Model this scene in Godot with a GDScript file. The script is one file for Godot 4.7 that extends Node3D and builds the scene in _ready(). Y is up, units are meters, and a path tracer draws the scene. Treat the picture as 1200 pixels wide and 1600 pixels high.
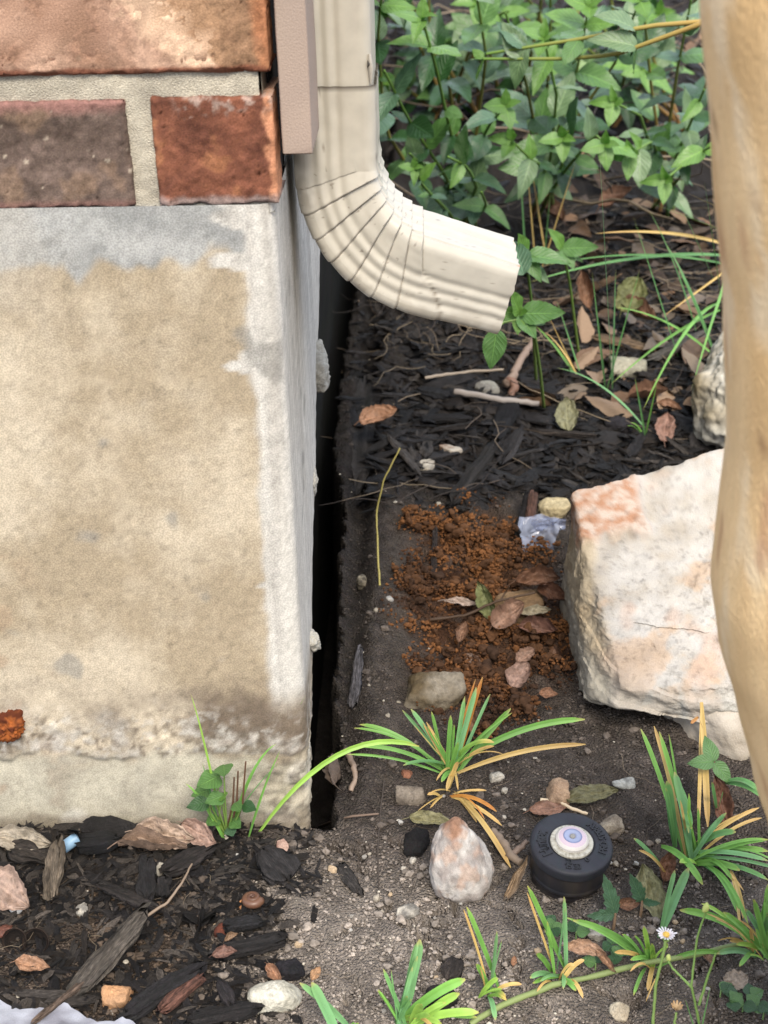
extends Node3D
# A house corner over bare soil: brick wall on a concrete footing, a downspout elbow, mulch, stones, a sprinkler head and plants.

const EYE := Vector3(0.0858, 0.70, 0.78)
const FOCAL := 2133.3
var eye_basis: Basis
var rng := RandomNumberGenerator.new()
var na := FastNoiseLite.new()     # smooth fractal noise
var nb := FastNoiseLite.new()     # ridged / rough
var nc := FastNoiseLite.new()     # cells
var taken := {}
var mats := {}
var ico := {}


# ---------------------------------------------------------------- mesh builder
class MB:
	var v := PackedVector3Array()
	var c := PackedColorArray()
	var u := PackedVector2Array()
	var i := PackedInt32Array()

	func add(p: Vector3, col := Color.WHITE, uv := Vector2.ZERO) -> int:
		v.append(p); c.append(col); u.append(uv)
		return v.size() - 1

	func tri(a: int, b: int, d: int) -> void:
		i.append(a); i.append(b); i.append(d)

	func quad(a: int, b: int, d: int, e: int) -> void:
		tri(a, b, d); tri(a, d, e)

	# a grid of nu x nv points, fn(a, b) -> [position, colour]
	func grid(nu: int, nv: int, fn: Callable, flip := false) -> void:
		var s := v.size()
		for b in nv:
			for a in nu:
				var r: Array = fn.call(a, b)
				v.append(r[0]); c.append(r[1]); u.append(Vector2(float(a) / (nu - 1), float(b) / (nv - 1)))
		for b in nv - 1:
			for a in nu - 1:
				var k := s + b * nu + a
				if flip:
					quad(k, k + nu, k + nu + 1, k + 1)
				else:
					quad(k, k + 1, k + nu + 1, k + nu)

	func tube(pts: Array, radii: Array, sides: int, col: Color, col2 = null, flat := 1.0) -> void:
		var n := pts.size()
		var s := v.size()
		var up := Vector3(0.31, 0.87, 0.38)
		for k in n:
			var t: Vector3 = (pts[mini(k + 1, n - 1)] - pts[maxi(k - 1, 0)]).normalized()
			var x := t.cross(up)
			x = x.normalized() if x.length() > 0.05 else t.cross(Vector3.RIGHT).normalized()
			var y := x.cross(t).normalized()
			var cc: Color = col if col2 == null else col.lerp(col2, float(k) / (n - 1))
			for j in sides:
				var a := TAU * j / sides
				add(pts[k] + (x * cos(a) + y * sin(a) * flat) * radii[k], cc, Vector2(float(j) / sides, float(k) / n))
		for k in n - 1:
			for j in sides:
				var j2 := (j + 1) % sides
				quad(s + k * sides + j, s + k * sides + j2, s + (k + 1) * sides + j2, s + (k + 1) * sides + j)
		var e0 := add(pts[0], col)
		var e1 := add(pts[n - 1], col if col2 == null else col2)
		for j in sides:
			var j2 := (j + 1) % sides
			tri(e0, s + j2, s + j)
			tri(e1, s + (n - 1) * sides + j, s + (n - 1) * sides + j2)

	func mesh(origin := Vector3.ZERO, flat := false) -> ArrayMesh:
		if flat:
			var v2 := PackedVector3Array(); var c2 := PackedColorArray(); var u2 := PackedVector2Array(); var i2 := PackedInt32Array()
			for k in i.size():
				v2.append(v[i[k]]); c2.append(c[i[k]]); u2.append(u[i[k]]); i2.append(k)
			v = v2; c = c2; u = u2; i = i2
		var nrm := PackedVector3Array()
		nrm.resize(v.size())
		for t in range(0, i.size(), 3):
			var p := v[i[t]]
			var n := (v[i[t + 2]] - p).cross(v[i[t + 1]] - p)
			nrm[i[t]] += n; nrm[i[t + 1]] += n; nrm[i[t + 2]] += n
		for k in nrm.size():
			nrm[k] = nrm[k].normalized() if nrm[k].length_squared() > 1e-24 else Vector3.UP
			v[k] -= origin
		var arr := []
		arr.resize(Mesh.ARRAY_MAX)
		arr[Mesh.ARRAY_VERTEX] = v; arr[Mesh.ARRAY_NORMAL] = nrm; arr[Mesh.ARRAY_COLOR] = c; arr[Mesh.ARRAY_TEX_UV] = u; arr[Mesh.ARRAY_INDEX] = i
		var m := ArrayMesh.new()
		m.add_surface_from_arrays(Mesh.PRIMITIVE_TRIANGLES, arr)
		return m


# ---------------------------------------------------------------- scene helpers
func numbered(called: String, parent: Node) -> String:
	var k := str(parent.get_instance_id()) + called
	taken[k] = taken.get(k, -1) + 1
	return called if taken[k] == 0 else "%s_%03d" % [called, taken[k]]

func tag(o: Node3D, label: String, category := "", group := "", kind := "") -> Node3D:
	if label: o.set_meta("label", label)
	if category: o.set_meta("category", category)
	if group: o.set_meta("group", group)
	if kind: o.set_meta("kind", kind)
	return o

func thing(called: String, label: String, category: String, at: Vector3, group := "") -> Node3D:
	var o := Node3D.new()
	o.name = numbered(called, self)
	add_child(o)
	o.position = at
	return tag(o, label, category, group)

# a mesh built in world coordinates becomes a part of `parent`, or a thing of its own placed at `at`
func put(called: String, mb: MB, m: Material, parent: Node3D = null, at := Vector3.ZERO, flat := false) -> MeshInstance3D:
	var o := MeshInstance3D.new()
	var host: Node3D = parent if parent else self
	o.name = numbered(called, host)
	if parent:
		var g := Vector3.ZERO
		var w: Node = parent
		while w != self:
			g += (w as Node3D).position
			w = w.get_parent()
		o.mesh = mb.mesh(g, flat)
	else:
		o.mesh = mb.mesh(at, flat)
		o.position = at
	o.material_override = m
	host.add_child(o)
	return o

func inst(called: String, mesh: Mesh, m: Material, parent: Node3D, t: Transform3D) -> MeshInstance3D:
	var o := MeshInstance3D.new()
	var host: Node3D = parent if parent else self
	o.name = numbered(called, host)
	o.mesh = mesh
	o.material_override = m
	o.transform = Transform3D(t.basis, t.origin - (parent.position if parent else Vector3.ZERO))
	host.add_child(o)
	return o

func ray(px: float, py: float) -> Vector3:
	return eye_basis * Vector3((px - 600.0) / FOCAL, (800.0 - py) / FOCAL, -1.0)

func at_height(px: float, py: float, h: float) -> Vector3:
	var r := ray(px, py)
	return EYE + r * ((h - EYE.y) / r.y)

func at_z(px: float, py: float, z: float) -> Vector3:
	var r := ray(px, py)
	return EYE + r * ((z - EYE.z) / r.z)

func on_soil(px: float, py: float) -> Vector3:
	var p := at_height(px, py, 0.0)
	for k in 5:
		p = at_height(px, py, soil(p.x, p.z))
	return p

func metres_per_pixel(p: Vector3) -> float:
	return (p - EYE).dot(-eye_basis.z) / FOCAL

func srgb(r: float, g: float, b: float, k := 1.0) -> Color:
	var c := Color(r / 255.0, g / 255.0, b / 255.0).srgb_to_linear()
	return Color(c.r * k, c.g * k, c.b * k)

func mul(c: Color, k: float) -> Color:
	return Color(c.r * k, c.g * k, c.b * k)

func noise(p: Vector3, f: float) -> float:
	return na.get_noise_3dv(p * f)

func rough(p: Vector3, f: float) -> float:
	return nb.get_noise_3dv(p * f)

func cell(p: Vector3, f: float) -> float:
	return nc.get_noise_3dv(p * f)

func sstep(a: float, b: float, x: float) -> float:
	return smoothstep(a, b, x)

func facing(d: Vector3, n: Vector3) -> Basis:   # x along d, y near n
	var x := d.normalized()
	var z := x.cross(n)
	z = z.normalized() if z.length() > 0.02 else x.cross(Vector3(0.3, 0.2, 0.9)).normalized()
	return Basis(x, z.cross(x).normalized(), z)


# ---------------------------------------------------------------- materials
func noise_tex(size: int, freq: float, kind: int, oct: int, lo: float, hi: float, sd: int, warp := 0.0) -> NoiseTexture2D:
	var n := FastNoiseLite.new()
	n.seed = sd; n.noise_type = kind; n.frequency = freq
	n.fractal_type = FastNoiseLite.FRACTAL_FBM; n.fractal_octaves = oct
	if kind == FastNoiseLite.TYPE_CELLULAR:
		n.cellular_return_type = FastNoiseLite.RETURN_DISTANCE2_SUB
		n.fractal_type = FastNoiseLite.FRACTAL_NONE
	if warp > 0.0:
		n.domain_warp_enabled = true; n.domain_warp_amplitude = warp; n.domain_warp_frequency = freq
	var t := NoiseTexture2D.new()
	t.width = size; t.height = size; t.seamless = true; t.noise = n
	var g := Gradient.new()
	g.set_color(0, Color(lo, lo, lo)); g.set_color(1, Color(hi, hi, hi))
	t.color_ramp = g
	return t

func mat(called: String, rough_: float, albedo: Texture2D = null, relief: Texture2D = null, scale := 1.0, cm := 0.1, spec := 0.4) -> StandardMaterial3D:
	var m := StandardMaterial3D.new()
	m.resource_name = called
	m.vertex_color_use_as_albedo = true
	m.roughness = rough_
	m.metallic_specular = spec
	if albedo: m.albedo_texture = albedo
	if relief:
		m.heightmap_enabled = true; m.heightmap_texture = relief; m.heightmap_scale = cm
	if albedo or relief:
		m.uv1_triplanar = true; m.uv1_world_triplanar = true
		m.uv1_scale = Vector3.ONE * scale
	mats[called] = m
	return m

func leaf_images() -> Array:
	var n := 192
	var al := Image.create(n, n, false, Image.FORMAT_RGB8)
	var hh := Image.create(n, n, false, Image.FORMAT_RGB8)
	for y in n:
		for x in n:
			var u := float(x) / n
			var w := absf(float(y) / n - 0.5) * 2.0
			var d := (u - w * 0.30) * 8.0
			var f := absf(d - roundf(d))
			var side := (1.0 - sstep(0.02, 0.11, f)) * sstep(0.0, 0.06, w) * (1.0 - sstep(0.75, 1.0, w))
			var mid := 1.0 - sstep(0.015, 0.06, w)
			var net := absf(na.get_noise_2d(x * 1.4, y * 1.4))
			var vein := maxf(mid, side * 0.6)
			var k := 0.74 + 0.26 * vein + net * 0.16 - 0.06
			al.set_pixel(x, y, Color(k * (1.0 + 0.10 * vein), k, k * 0.97))
			var h := 0.6 - 0.6 * vein + 0.25 * (1.0 - pow(absf(f - 0.5) * 2.0, 2.0)) * 0.5 + net * 0.25
			hh.set_pixel(x, y, Color(h, h, h))
	return [ImageTexture.create_from_image(al), ImageTexture.create_from_image(hh)]

func make_materials() -> void:
	var grit := noise_tex(1024, 0.09, FastNoiseLite.TYPE_SIMPLEX_SMOOTH, 4, 0.74, 1.0, 3)
	var fine := noise_tex(1024, 0.22, FastNoiseLite.TYPE_SIMPLEX_SMOOTH, 3, 0.86, 1.0, 5)
	var bump := noise_tex(1024, 0.06, FastNoiseLite.TYPE_SIMPLEX_SMOOTH, 6, 0.0, 1.0, 7)
	var sand := noise_tex(1024, 0.16, FastNoiseLite.TYPE_SIMPLEX_SMOOTH, 3, 0.0, 1.0, 9)
	var streak := noise_tex(512, 0.02, FastNoiseLite.TYPE_SIMPLEX_SMOOTH, 5, 0.92, 1.0, 11)
	mat("soil", 0.95, grit, bump, 6.0, 0.7, 0.25)
	mat("concrete", 0.9, noise_tex(1024, 0.13, FastNoiseLite.TYPE_SIMPLEX, 4, 0.76, 1.0, 15), noise_tex(1024, 0.40, FastNoiseLite.TYPE_SIMPLEX, 2, 0.0, 1.0, 17), 4.0, 0.045, 0.3)
	mat("brick", 0.88, grit, sand, 7.0, 0.035, 0.3)
	mat("mortar", 0.95, grit, sand, 6.0, 0.10, 0.25)
	mat("stone", 0.92, noise_tex(1024, 0.25, FastNoiseLite.TYPE_SIMPLEX, 3, 0.70, 1.0, 41), grit, 5.0, 0.16, 0.25)
	mat("crumb", 0.95, null, null, 1.0, 0.0, 0.2)
	mat("paint", 0.38, streak, null, 5.0, 0.0, 0.45)
	mat("board", 0.75, fine, sand, 4.0, 0.02, 0.35)
	var tr := mat("trunk", 0.65, noise_tex(512, 0.03, FastNoiseLite.TYPE_SIMPLEX_SMOOTH, 5, 0.93, 1.0, 21), bump, 1.0, 0.08, 0.35)
	tr.uv1_scale = Vector3(14, 3.5, 14)
	var fibre := noise_tex(512, 0.05, FastNoiseLite.TYPE_SIMPLEX_SMOOTH, 5, 0.42, 1.0, 31)
	mat("bark", 0.78, fibre, bump, 14.0, 0.16, 0.4)
	mats.bark.uv1_world_triplanar = false
	mats.bark.uv1_scale = Vector3(5.0, 36.0, 36.0)
	mat("chip", 0.58, fibre, bump, 14.0, 0.10, 0.4)
	mats.chip.uv1_world_triplanar = false
	mats.chip.uv1_scale = Vector3(0.25, 1.6, 1.6)
	mat("dry_leaf", 0.6, grit, bump, 9.0, 0.05, 0.4)
	mat("plastic", 0.42, fine, null, 9.0, 0.0, 0.45)
	mat("cap", 0.55, fine, sand, 12.0, 0.01, 0.4)
	mat("film", 0.25, null, null, 1.0, 0.0, 0.6)
	var li := leaf_images()
	var greens := {"leaf_deep": [62, 108, 60], "leaf_mid": [114, 164, 92], "leaf_grey": [144, 178, 134], "leaf_young": [134, 186, 90], "leaf_blue": [108, 150, 118]}
	for k in greens:
		var m := StandardMaterial3D.new()
		m.resource_name = k
		var g: Array = greens[k]
		m.albedo_color = Color(g[0] / 255.0, g[1] / 255.0, g[2] / 255.0)
		m.albedo_texture = li[0]
		m.heightmap_enabled = true; m.heightmap_texture = li[1]; m.heightmap_scale = 0.08
		m.roughness = 0.40; m.metallic_specular = 0.55
		m.backlight_enabled = true; m.backlight = Color(g[0] / 400.0, g[1] / 300.0, g[2] / 500.0)
		mats[k] = m
	var bl := mat("blade", 0.5, null, null, 1.0, 0.0, 0.45)
	bl.backlight_enabled = true; bl.backlight = Color(0.5, 0.5, 0.5)
	mat("stem", 0.6, null, null, 1.0, 0.0, 0.4)


# ---------------------------------------------------------------- the ground's shape and colour
func trench_edge(z: float) -> float:
	var e := lerpf(0.013, 0.000, sstep(0.0, -0.36, z))
	e = lerpf(e, -0.018, sstep(-0.40, -0.60, z))
	e = lerpf(e, -0.012, sstep(-0.75, -1.1, z))
	return e + noise(Vector3(0, 3, z), 9.0) * 0.006 + noise(Vector3(5, 3, z), 40.0) * 0.005 + noise(Vector3(5, 9, z), 110.0) * 0.0025

func hollow(x: float, z: float) -> float:   # the rusty hollow beside the big rock: 1 inside, 0 outside
	var d := Vector2((x - 0.142) / 0.092, (z + 0.30) / 0.175).length()
	d += noise(Vector3(x, 7, z), 12.0) * 0.35
	return 1.0 - sstep(0.55, 1.15, d)

func soil(x: float, z: float) -> float:
	var p := Vector3(x, 0, z)
	var h := noise(p, 3.0) * 0.008 + noise(p + Vector3(9, 0, 0), 14.0) * 0.0045
	h -= hollow(x, z) * 0.010
	h += sstep(-0.15, -0.9, z) * 0.030
	h += (0.013 * sstep(0.10, 0.035, x) + rough(p, 13.0) * 0.007) * sstep(0.0, -0.08, z)
	h *= sstep(0.0, 0.02, absf(x - 0.02) + maxf(0.0, z)) 
	var e := trench_edge(z)
	if z < 0.004 and x < e + 0.03:
		var w := sstep(e + 0.004, e - 0.003, x)
		w *= sstep(0.002, -0.010, z + noise(Vector3(x, 1, 0), 30.0) * 0.003)
		h = lerpf(h - 0.006 * sstep(e + 0.03, e, x), -0.24, w)
	return h

func soil_colour(x: float, z: float) -> Color:
	var p := Vector3(x, 0, z)
	var n1 := noise(p, 6.0)
	var n2 := noise(p + Vector3(3, 1, 0), 26.0)
	var n3 := rough(p, 60.0)
	var dry := srgb(150, 140, 131)
	var dark := srgb(102, 93, 86)
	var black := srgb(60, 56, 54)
	var bare := sstep(0.0, 0.11, z + n1 * 0.04) * sstep(-0.06, 0.0, x + n2 * 0.02) * (1.0 - 0.55 * sstep(0.14, 0.24, x + n1 * 0.05))
	var c := dark.lerp(dry, clampf(bare + n1 * 0.22, 0.0, 1.0))
	c = c.lerp(black, sstep(-0.40, -0.52, z + n1 * 0.05) * 0.85)
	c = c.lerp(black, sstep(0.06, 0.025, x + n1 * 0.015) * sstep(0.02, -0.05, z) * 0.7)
	c = c.lerp(srgb(88, 76, 66), sstep(-0.03, -0.10, x) * sstep(0.0, 0.05, z) * (0.6 + n1))
	var r := hollow(x, z)
	var rust := srgb(120, 80, 52).lerp(srgb(74, 54, 42), clampf(0.5 + n2 * 1.3 + n3 * 0.4, 0.0, 1.0))
	c = c.lerp(rust, r * clampf(0.75 + n2 * 0.9, 0.0, 1.0))
	return mul(c, clampf(0.92 + n3 * 0.45 + n2 * 0.22, 0.45, 1.5))

func axis_lines(a: float, b: float, step: float, far: float) -> PackedFloat32Array:
	var out := PackedFloat32Array()
	var x := a
	var s := step
	var left := []
	while x > -far:
		s *= 1.22
		x -= s
		left.append(x)
	left.reverse()
	for k in left: out.append(k)
	x = a
	while x <= b:
		out.append(x)
		x += step
	s = step
	while x < far:
		out.append(x)
		s *= 1.22
		x += s
	out.append(far)
	return out

func build_ground() -> void:
	var xs := axis_lines(-0.27, 0.56, 0.0030, 60.0)
	var zs := axis_lines(-1.15, 0.235, 0.0033, 60.0)
	var mb := MB.new()
	mb.grid(xs.size(), zs.size(), func(a, b):
		var x := xs[a]
		var z := zs[b]
		var p := Vector3(x, 0, z)
		var h := soil(x, z)
		var far := maxf(absf(x), absf(z)) > 3.0
		if not far:
			var r := hollow(x, z)
			h += rough(p, 30.0) * (0.0036 - 0.0016 * sstep(0.0, 0.06, z) + 0.003 * r) + noise(p, 90.0) * (0.0014 + 0.002 * r)
			# crazing of the dry crust
			var q := p + Vector3(noise(p, 25.0), 0, noise(p + Vector3(4, 4, 4), 25.0)) * 0.02
			var ck := cell(q, 17.0) + 1.0
			if z > 0.02 and x > -0.05:
				var patch := sstep(-0.25, 0.1, noise(p + Vector3(2, 2, 2), 7.0))
				h -= 0.011 * (1.0 - sstep(0.0, 0.05, ck)) * patch
		return [Vector3(x, h, z), soil_colour(x, z)])
	tag(put("ground", mb, mats.soil), "", "", "", "structure")


# ---------------------------------------------------------------- stones
func ico_dirs(level: int) -> Array:
	if ico.has(level): return ico[level]
	var t := (1.0 + sqrt(5.0)) / 2.0
	var v: Array = []
	for p in [[-1, t, 0], [1, t, 0], [-1, -t, 0], [1, -t, 0], [0, -1, t], [0, 1, t], [0, -1, -t], [0, 1, -t], [t, 0, -1], [t, 0, 1], [-t, 0, -1], [-t, 0, 1]]:
		v.append(Vector3(p[0], p[1], p[2]).normalized())
	var f := [[0, 11, 5], [0, 5, 1], [0, 1, 7], [0, 7, 10], [0, 10, 11], [1, 5, 9], [5, 11, 4], [11, 10, 2], [10, 7, 6], [7, 1, 8], [3, 9, 4], [3, 4, 2], [3, 2, 6], [3, 6, 8], [3, 8, 9], [4, 9, 5], [2, 4, 11], [6, 2, 10], [8, 6, 7], [9, 8, 1]]
	for l in level:
		var mid := {}
		var g := []
		for tr in f:
			var m := []
			for e in 3:
				var a: int = mini(tr[e], tr[(e + 1) % 3])
				var b: int = maxi(tr[e], tr[(e + 1) % 3])
				var k := a * 1000000 + b
				if not mid.has(k):
					v.append(((v[a] + v[b]) * 0.5).normalized())
					mid[k] = v.size() - 1
				m.append(mid[k])
			g.append([tr[0], m[0], m[2]]); g.append([tr[1], m[1], m[0]]); g.append([tr[2], m[2], m[1]]); g.append([m[0], m[1], m[2]])
		f = g
	ico[level] = [v, f]
	return ico[level]

# a star-shaped stone: rounded intersection of planes [normal, distance], roughened by noise
func stone_mesh(mb: MB, centre: Vector3, planes: Array, level: int, sharp: float, amp: float, freq: float, colour: Callable, off := Vector3.ZERO, axes := Vector3.ONE) -> void:
	var d := ico_dirs(level)
	var s := mb.v.size()
	for dir0 in d[0]:
		var dir: Vector3 = ((dir0 as Vector3) * axes).normalized()
		var acc := 0.0
		for pl in planes:
			var q: float = (pl[0] as Vector3).dot(dir) / pl[1]
			if q > 0.0: acc += pow(q, sharp)
		var r := pow(acc, -1.0 / sharp)
		var p: Vector3 = dir * r
		var n := noise(p + off, freq) * amp + rough(p + off, freq * 3.1) * amp * 0.5 + noise(p + off, freq * 9.0) * amp * 0.16
		p += dir * n
		mb.add(centre + p, colour.call(p, n / maxf(amp, 1e-6)))
	for t in d[1]:
		mb.tri(s + t[0], s + t[2], s + t[1])

func random_planes(rx: float, ry: float, rz: float, count := 13) -> Array:
	var out := []
	for k in count:
		var n := Vector3(rng.randfn(), rng.randfn(), rng.randfn()).normalized()
		var sup := Vector3(n.x * rx, n.y * ry, n.z * rz).length()
		out.append([n, sup * rng.randf_range(0.78, 1.0)])
	for a in [Vector3.RIGHT, Vector3.LEFT, Vector3.UP, Vector3.DOWN, Vector3.FORWARD, Vector3.BACK]:
		out.append([a, Vector3(a.x * rx, a.y * ry, a.z * rz).length()])
	return out

# a stone seen at pixel (px, py), w x h pixels large, of base colour c and patch colour c2
func stone(label: String, px: float, py: float, w: float, h: float, c: Color, c2: Color, level := 4, sharp := 15.0, called := "stone", cat := "stone", turn := 0.0) -> MeshInstance3D:
	var g := on_soil(px, py + h * 0.30)
	var s := metres_per_pixel(g)
	var rx := w * s * 0.5
	var ry := h * s * 0.40
	var rz := h * s * 0.60
	var mb := MB.new()
	var off := Vector3(px, py, 1) * 0.01
	stone_mesh(mb, Vector3.ZERO, random_planes(rx, ry, rz), level, sharp, minf(rx, ry) * 0.20, 0.8 / rx, func(p, n):
		var k := clampf(0.5 + noise(p + off, 0.5 / rx) * 1.6 + n * 0.2, 0.0, 1.0)
		return mul(c.lerp(c2, k), 0.94 + 0.3 * noise(p + off, 4.0 / rx) + 0.3 * rough(p + off, 6.0 / rx)), off)
	var o := put(called, mb, mats.stone, null, Vector3.ZERO)
	o.position = g + Vector3(0, ry * 0.45, 0)
	o.rotation = Vector3(0, turn, 0)
	tag(o, label, cat)
	return o


# ---------------------------------------------------------------- plants
func blade_mesh(mb: MB, a: Vector3, b: Vector3, width: float, lift: float, c: Color, tip: Color, roll: float, fold := 0.25, pointed := false) -> void:
	var n := 12
	var ctrl := (a + b) * 0.5 + Vector3(0, lift, 0)
	var s := mb.v.size()
	var face := Vector3(0.15, 0.75, 0.64).rotated((b - a).normalized(), roll)
	for k in n + 1:
		var t := float(k) / n
		var p := a.lerp(ctrl, t).lerp(ctrl.lerp(b, t), t)
		var d := (ctrl - a).lerp(b - ctrl, t).normalized()
		var side := d.cross(face).normalized()
		var nrm := side.cross(d).normalized()
		var w := width * 0.38 * minf(1.0, 0.5 + 1.6 * t)
		if pointed:
			w *= pow(1.0 - t, 0.6) * 1.1 + 0.02
		elif t > 0.78:
			w *= sqrt(maxf(0.03, 1.0 - pow((t - 0.78) / 0.22, 2.0)))
		var cc := c.lerp(tip, sstep(0.55, 1.0, t))
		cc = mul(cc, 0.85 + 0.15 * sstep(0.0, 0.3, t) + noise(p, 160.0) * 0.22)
		cc = cc.lerp(srgb(190, 160, 96), sstep(0.93, 1.0, t) * 0.6)
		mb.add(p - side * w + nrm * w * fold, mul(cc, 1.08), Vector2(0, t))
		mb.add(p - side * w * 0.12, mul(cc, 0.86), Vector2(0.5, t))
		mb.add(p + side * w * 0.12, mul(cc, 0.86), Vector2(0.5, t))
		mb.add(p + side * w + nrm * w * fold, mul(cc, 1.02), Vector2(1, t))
	for k in n:
		for j in 3:
			var q := s + k * 4 + j
			mb.quad(q, q + 1, q + 5, q + 4)

const BLADE := {"g": [[112, 162, 78], [124, 172, 80]], "y": [[144, 184, 82], [152, 190, 88]], "d": [[98, 146, 88], [108, 154, 88]], "b": [[112, 160, 108], [120, 164, 106]], "s": [[204, 174, 108], [196, 160, 100]], "o": [[196, 136, 66], [190, 124, 58]], "m": [[128, 168, 78], [206, 178, 100]]}

# rows: [tip px, tip py, tip height in m, width in mm, colour key, lift in m]
func grass_plant(called: String, label: String, cat: String, bx: float, by: float, rows: Array, group := "", spread := 0.006, pointed := false) -> Node3D:
	var g := on_soil(bx, by)
	var o := thing(called, label, cat, g, group)
	var all := rows.duplicate()
	if called in ["grass_tuft", "grass_sprout", "grass_clump", "dead_grass"]:      # finer blades between the large ones
		for r in rows:
			if rng.randf() < 0.65:
				var q: Array = r.duplicate()
				q[0] += rng.randf_range(-22, 22); q[1] += rng.randf_range(-6, 20); q[3] *= rng.randf_range(0.35, 0.7); q[5] += rng.randf_range(-0.004, 0.008)
				if rng.randf() < 0.25: q[4] = "s"
				all.append(q)
	for r in all:
		var tip := at_height(r[0], r[1], g.y + r[2])
		if called == "weed" and bx < 500.0 and r[2] > 0.05: tip = at_z(r[0], r[1], 0.014)
		var base := g + Vector3(rng.randf_range(-1, 1), 0.0, rng.randf_range(-1, 1)) * spread + Vector3(0, -0.002, 0)
		if r.size() > 6:
			base = on_soil(r[6], r[7]) + Vector3(0, r[8], 0)
		var k: Array = BLADE[r[4]]
		var mb := MB.new()
		var j := rng.randf_range(0.82, 1.08)
		blade_mesh(mb, base, tip, r[3] * 0.001, r[5], srgb(k[0][0], k[0][1], k[0][2], j), srgb(k[1][0], k[1][1], k[1][2], j), rng.randf_range(-0.6, 0.6), 0.28, pointed)
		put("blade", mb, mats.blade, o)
	return o

# a serrated leaf of length 1 along +x, facing +y
func serrated_leaf(wide: float, droop: float, cup: float, teeth: int, depth: float) -> ArrayMesh:
	var mb := MB.new()
	var nu := 45
	var nv := 9
	mb.grid(nu, nv, func(a, b):
		var t := float(a) / (nu - 1)
		var w := (float(b) / (nv - 1) - 0.5) * 2.0
		var prof := pow(sin(PI * pow(t, 0.72)), 0.85) * (1.0 - 0.25 * t)
		var saw := fposmod(t * teeth, 1.0)
		var edge := 1.0 + depth * (saw - 0.5) * sstep(0.04, 0.15, t) * absf(w)
		var z := w * wide * 0.5 * prof * edge
		var y := -droop * t * t + cup * absf(w) * prof * 0.5 * wide + 0.012 * sin(t * 17.0 + w * 2.0) * absf(w) - 0.010 * (1.0 - absf(2.0 * fposmod((t - absf(w) * 0.22) * 7.0, 1.0) - 1.0)) * (1.0 - absf(w))
		return [Vector3(t * (1.0 - 0.12 * droop), y, z), Color.WHITE], true)
	return mb.mesh()

var leaf_kinds: Array = []

func add_leaf(o: Node3D, at: Vector3, d: Vector3, n: Vector3, size: float, m: String) -> void:
	var b := facing(d, n)
	b = b * Basis(Vector3.RIGHT, rng.randf_range(-0.35, 0.35))
	inst("leaf", leaf_kinds[rng.randi() % leaf_kinds.size()], mats[m], o, Transform3D(b.scaled_local(Vector3.ONE * size), at))

# a leafy shoot along points; opposite leaf pairs grow out of its nodes
func shoot(o: Node3D, pts: Array, r0: float, r1: float, pairs: int, size: float, cstem: Color, from := 0.15, tuft := true, young := 0.25) -> void:
	var cur := Curve3D.new()
	for k in pts.size():
		var t: Vector3 = (pts[mini(k + 1, pts.size() - 1)] - pts[maxi(k - 1, 0)]) * 0.22
		cur.add_point(pts[k], -t, t)
	var len := cur.get_baked_length()
	var ring := []
	var rad := []
	var n := 14
	for k in n:
		ring.append(cur.sample_baked(len * k / (n - 1)))
		rad.append(lerpf(r0, r1, float(k) / (n - 1)))
	var mb := MB.new()
	mb.tube(ring, rad, 6, cstem, srgb(104, 140, 60, 0.8))
	put("stem", mb, mats.stem, o)
	for k in pairs:
		var f := from + (1.0 - from) * (k + 0.3) / pairs
		var p := cur.sample_baked(len * f)
		var d := (cur.sample_baked(minf(len, len * f + 0.004)) - cur.sample_baked(maxf(0, len * f - 0.004))).normalized()
		var a := (PI / 2) * (k % 2) + rng.randf_range(-0.5, 0.5)
		var side := d.cross(Vector3(0.1, 1, 0.2)).normalized().rotated(d, a)
		for s in [-1.0, 1.0]:
			if rng.randf() < 0.16: continue
			var dir: Vector3 = (side * s + d * 0.55 + Vector3(0, -0.15, 0.10)).normalized()
			var nn: Vector3 = (Vector3(0, 1.0, 0.40) + d * 0.2 + Vector3(rng.randf_range(-0.4, 0.4), 0, rng.randf_range(-0.2, 0.4))).normalized()
			var sz := size * rng.randf_range(0.5, 1.15) * lerpf(1.0, 0.72, f)
			var roll := rng.randf()
			var m := "leaf_young" if f > 0.85 and roll < 0.6 else ("leaf_deep" if roll < 0.34 else ("leaf_mid" if roll < 0.62 else ("leaf_grey" if roll < 0.84 else "leaf_blue")))
			add_leaf(o, p, dir, nn, sz, m)
	if tuft and rng.randf() < 0.6:
		var p := cur.sample_baked(len)
		var d := (p - cur.sample_baked(len - 0.006)).normalized()
		for k in 4:
			var side := d.cross(Vector3(0.3, 1, 0.1)).normalized().rotated(d, k * PI / 2 + 0.4)
			add_leaf(o, p, (side + d * (0.5 if k < 2 else 1.2)).normalized(), (d + Vector3(0, 0.8, 0.5)).normalized(), size * (0.5 if k < 2 else 0.34), "leaf_young")


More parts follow.
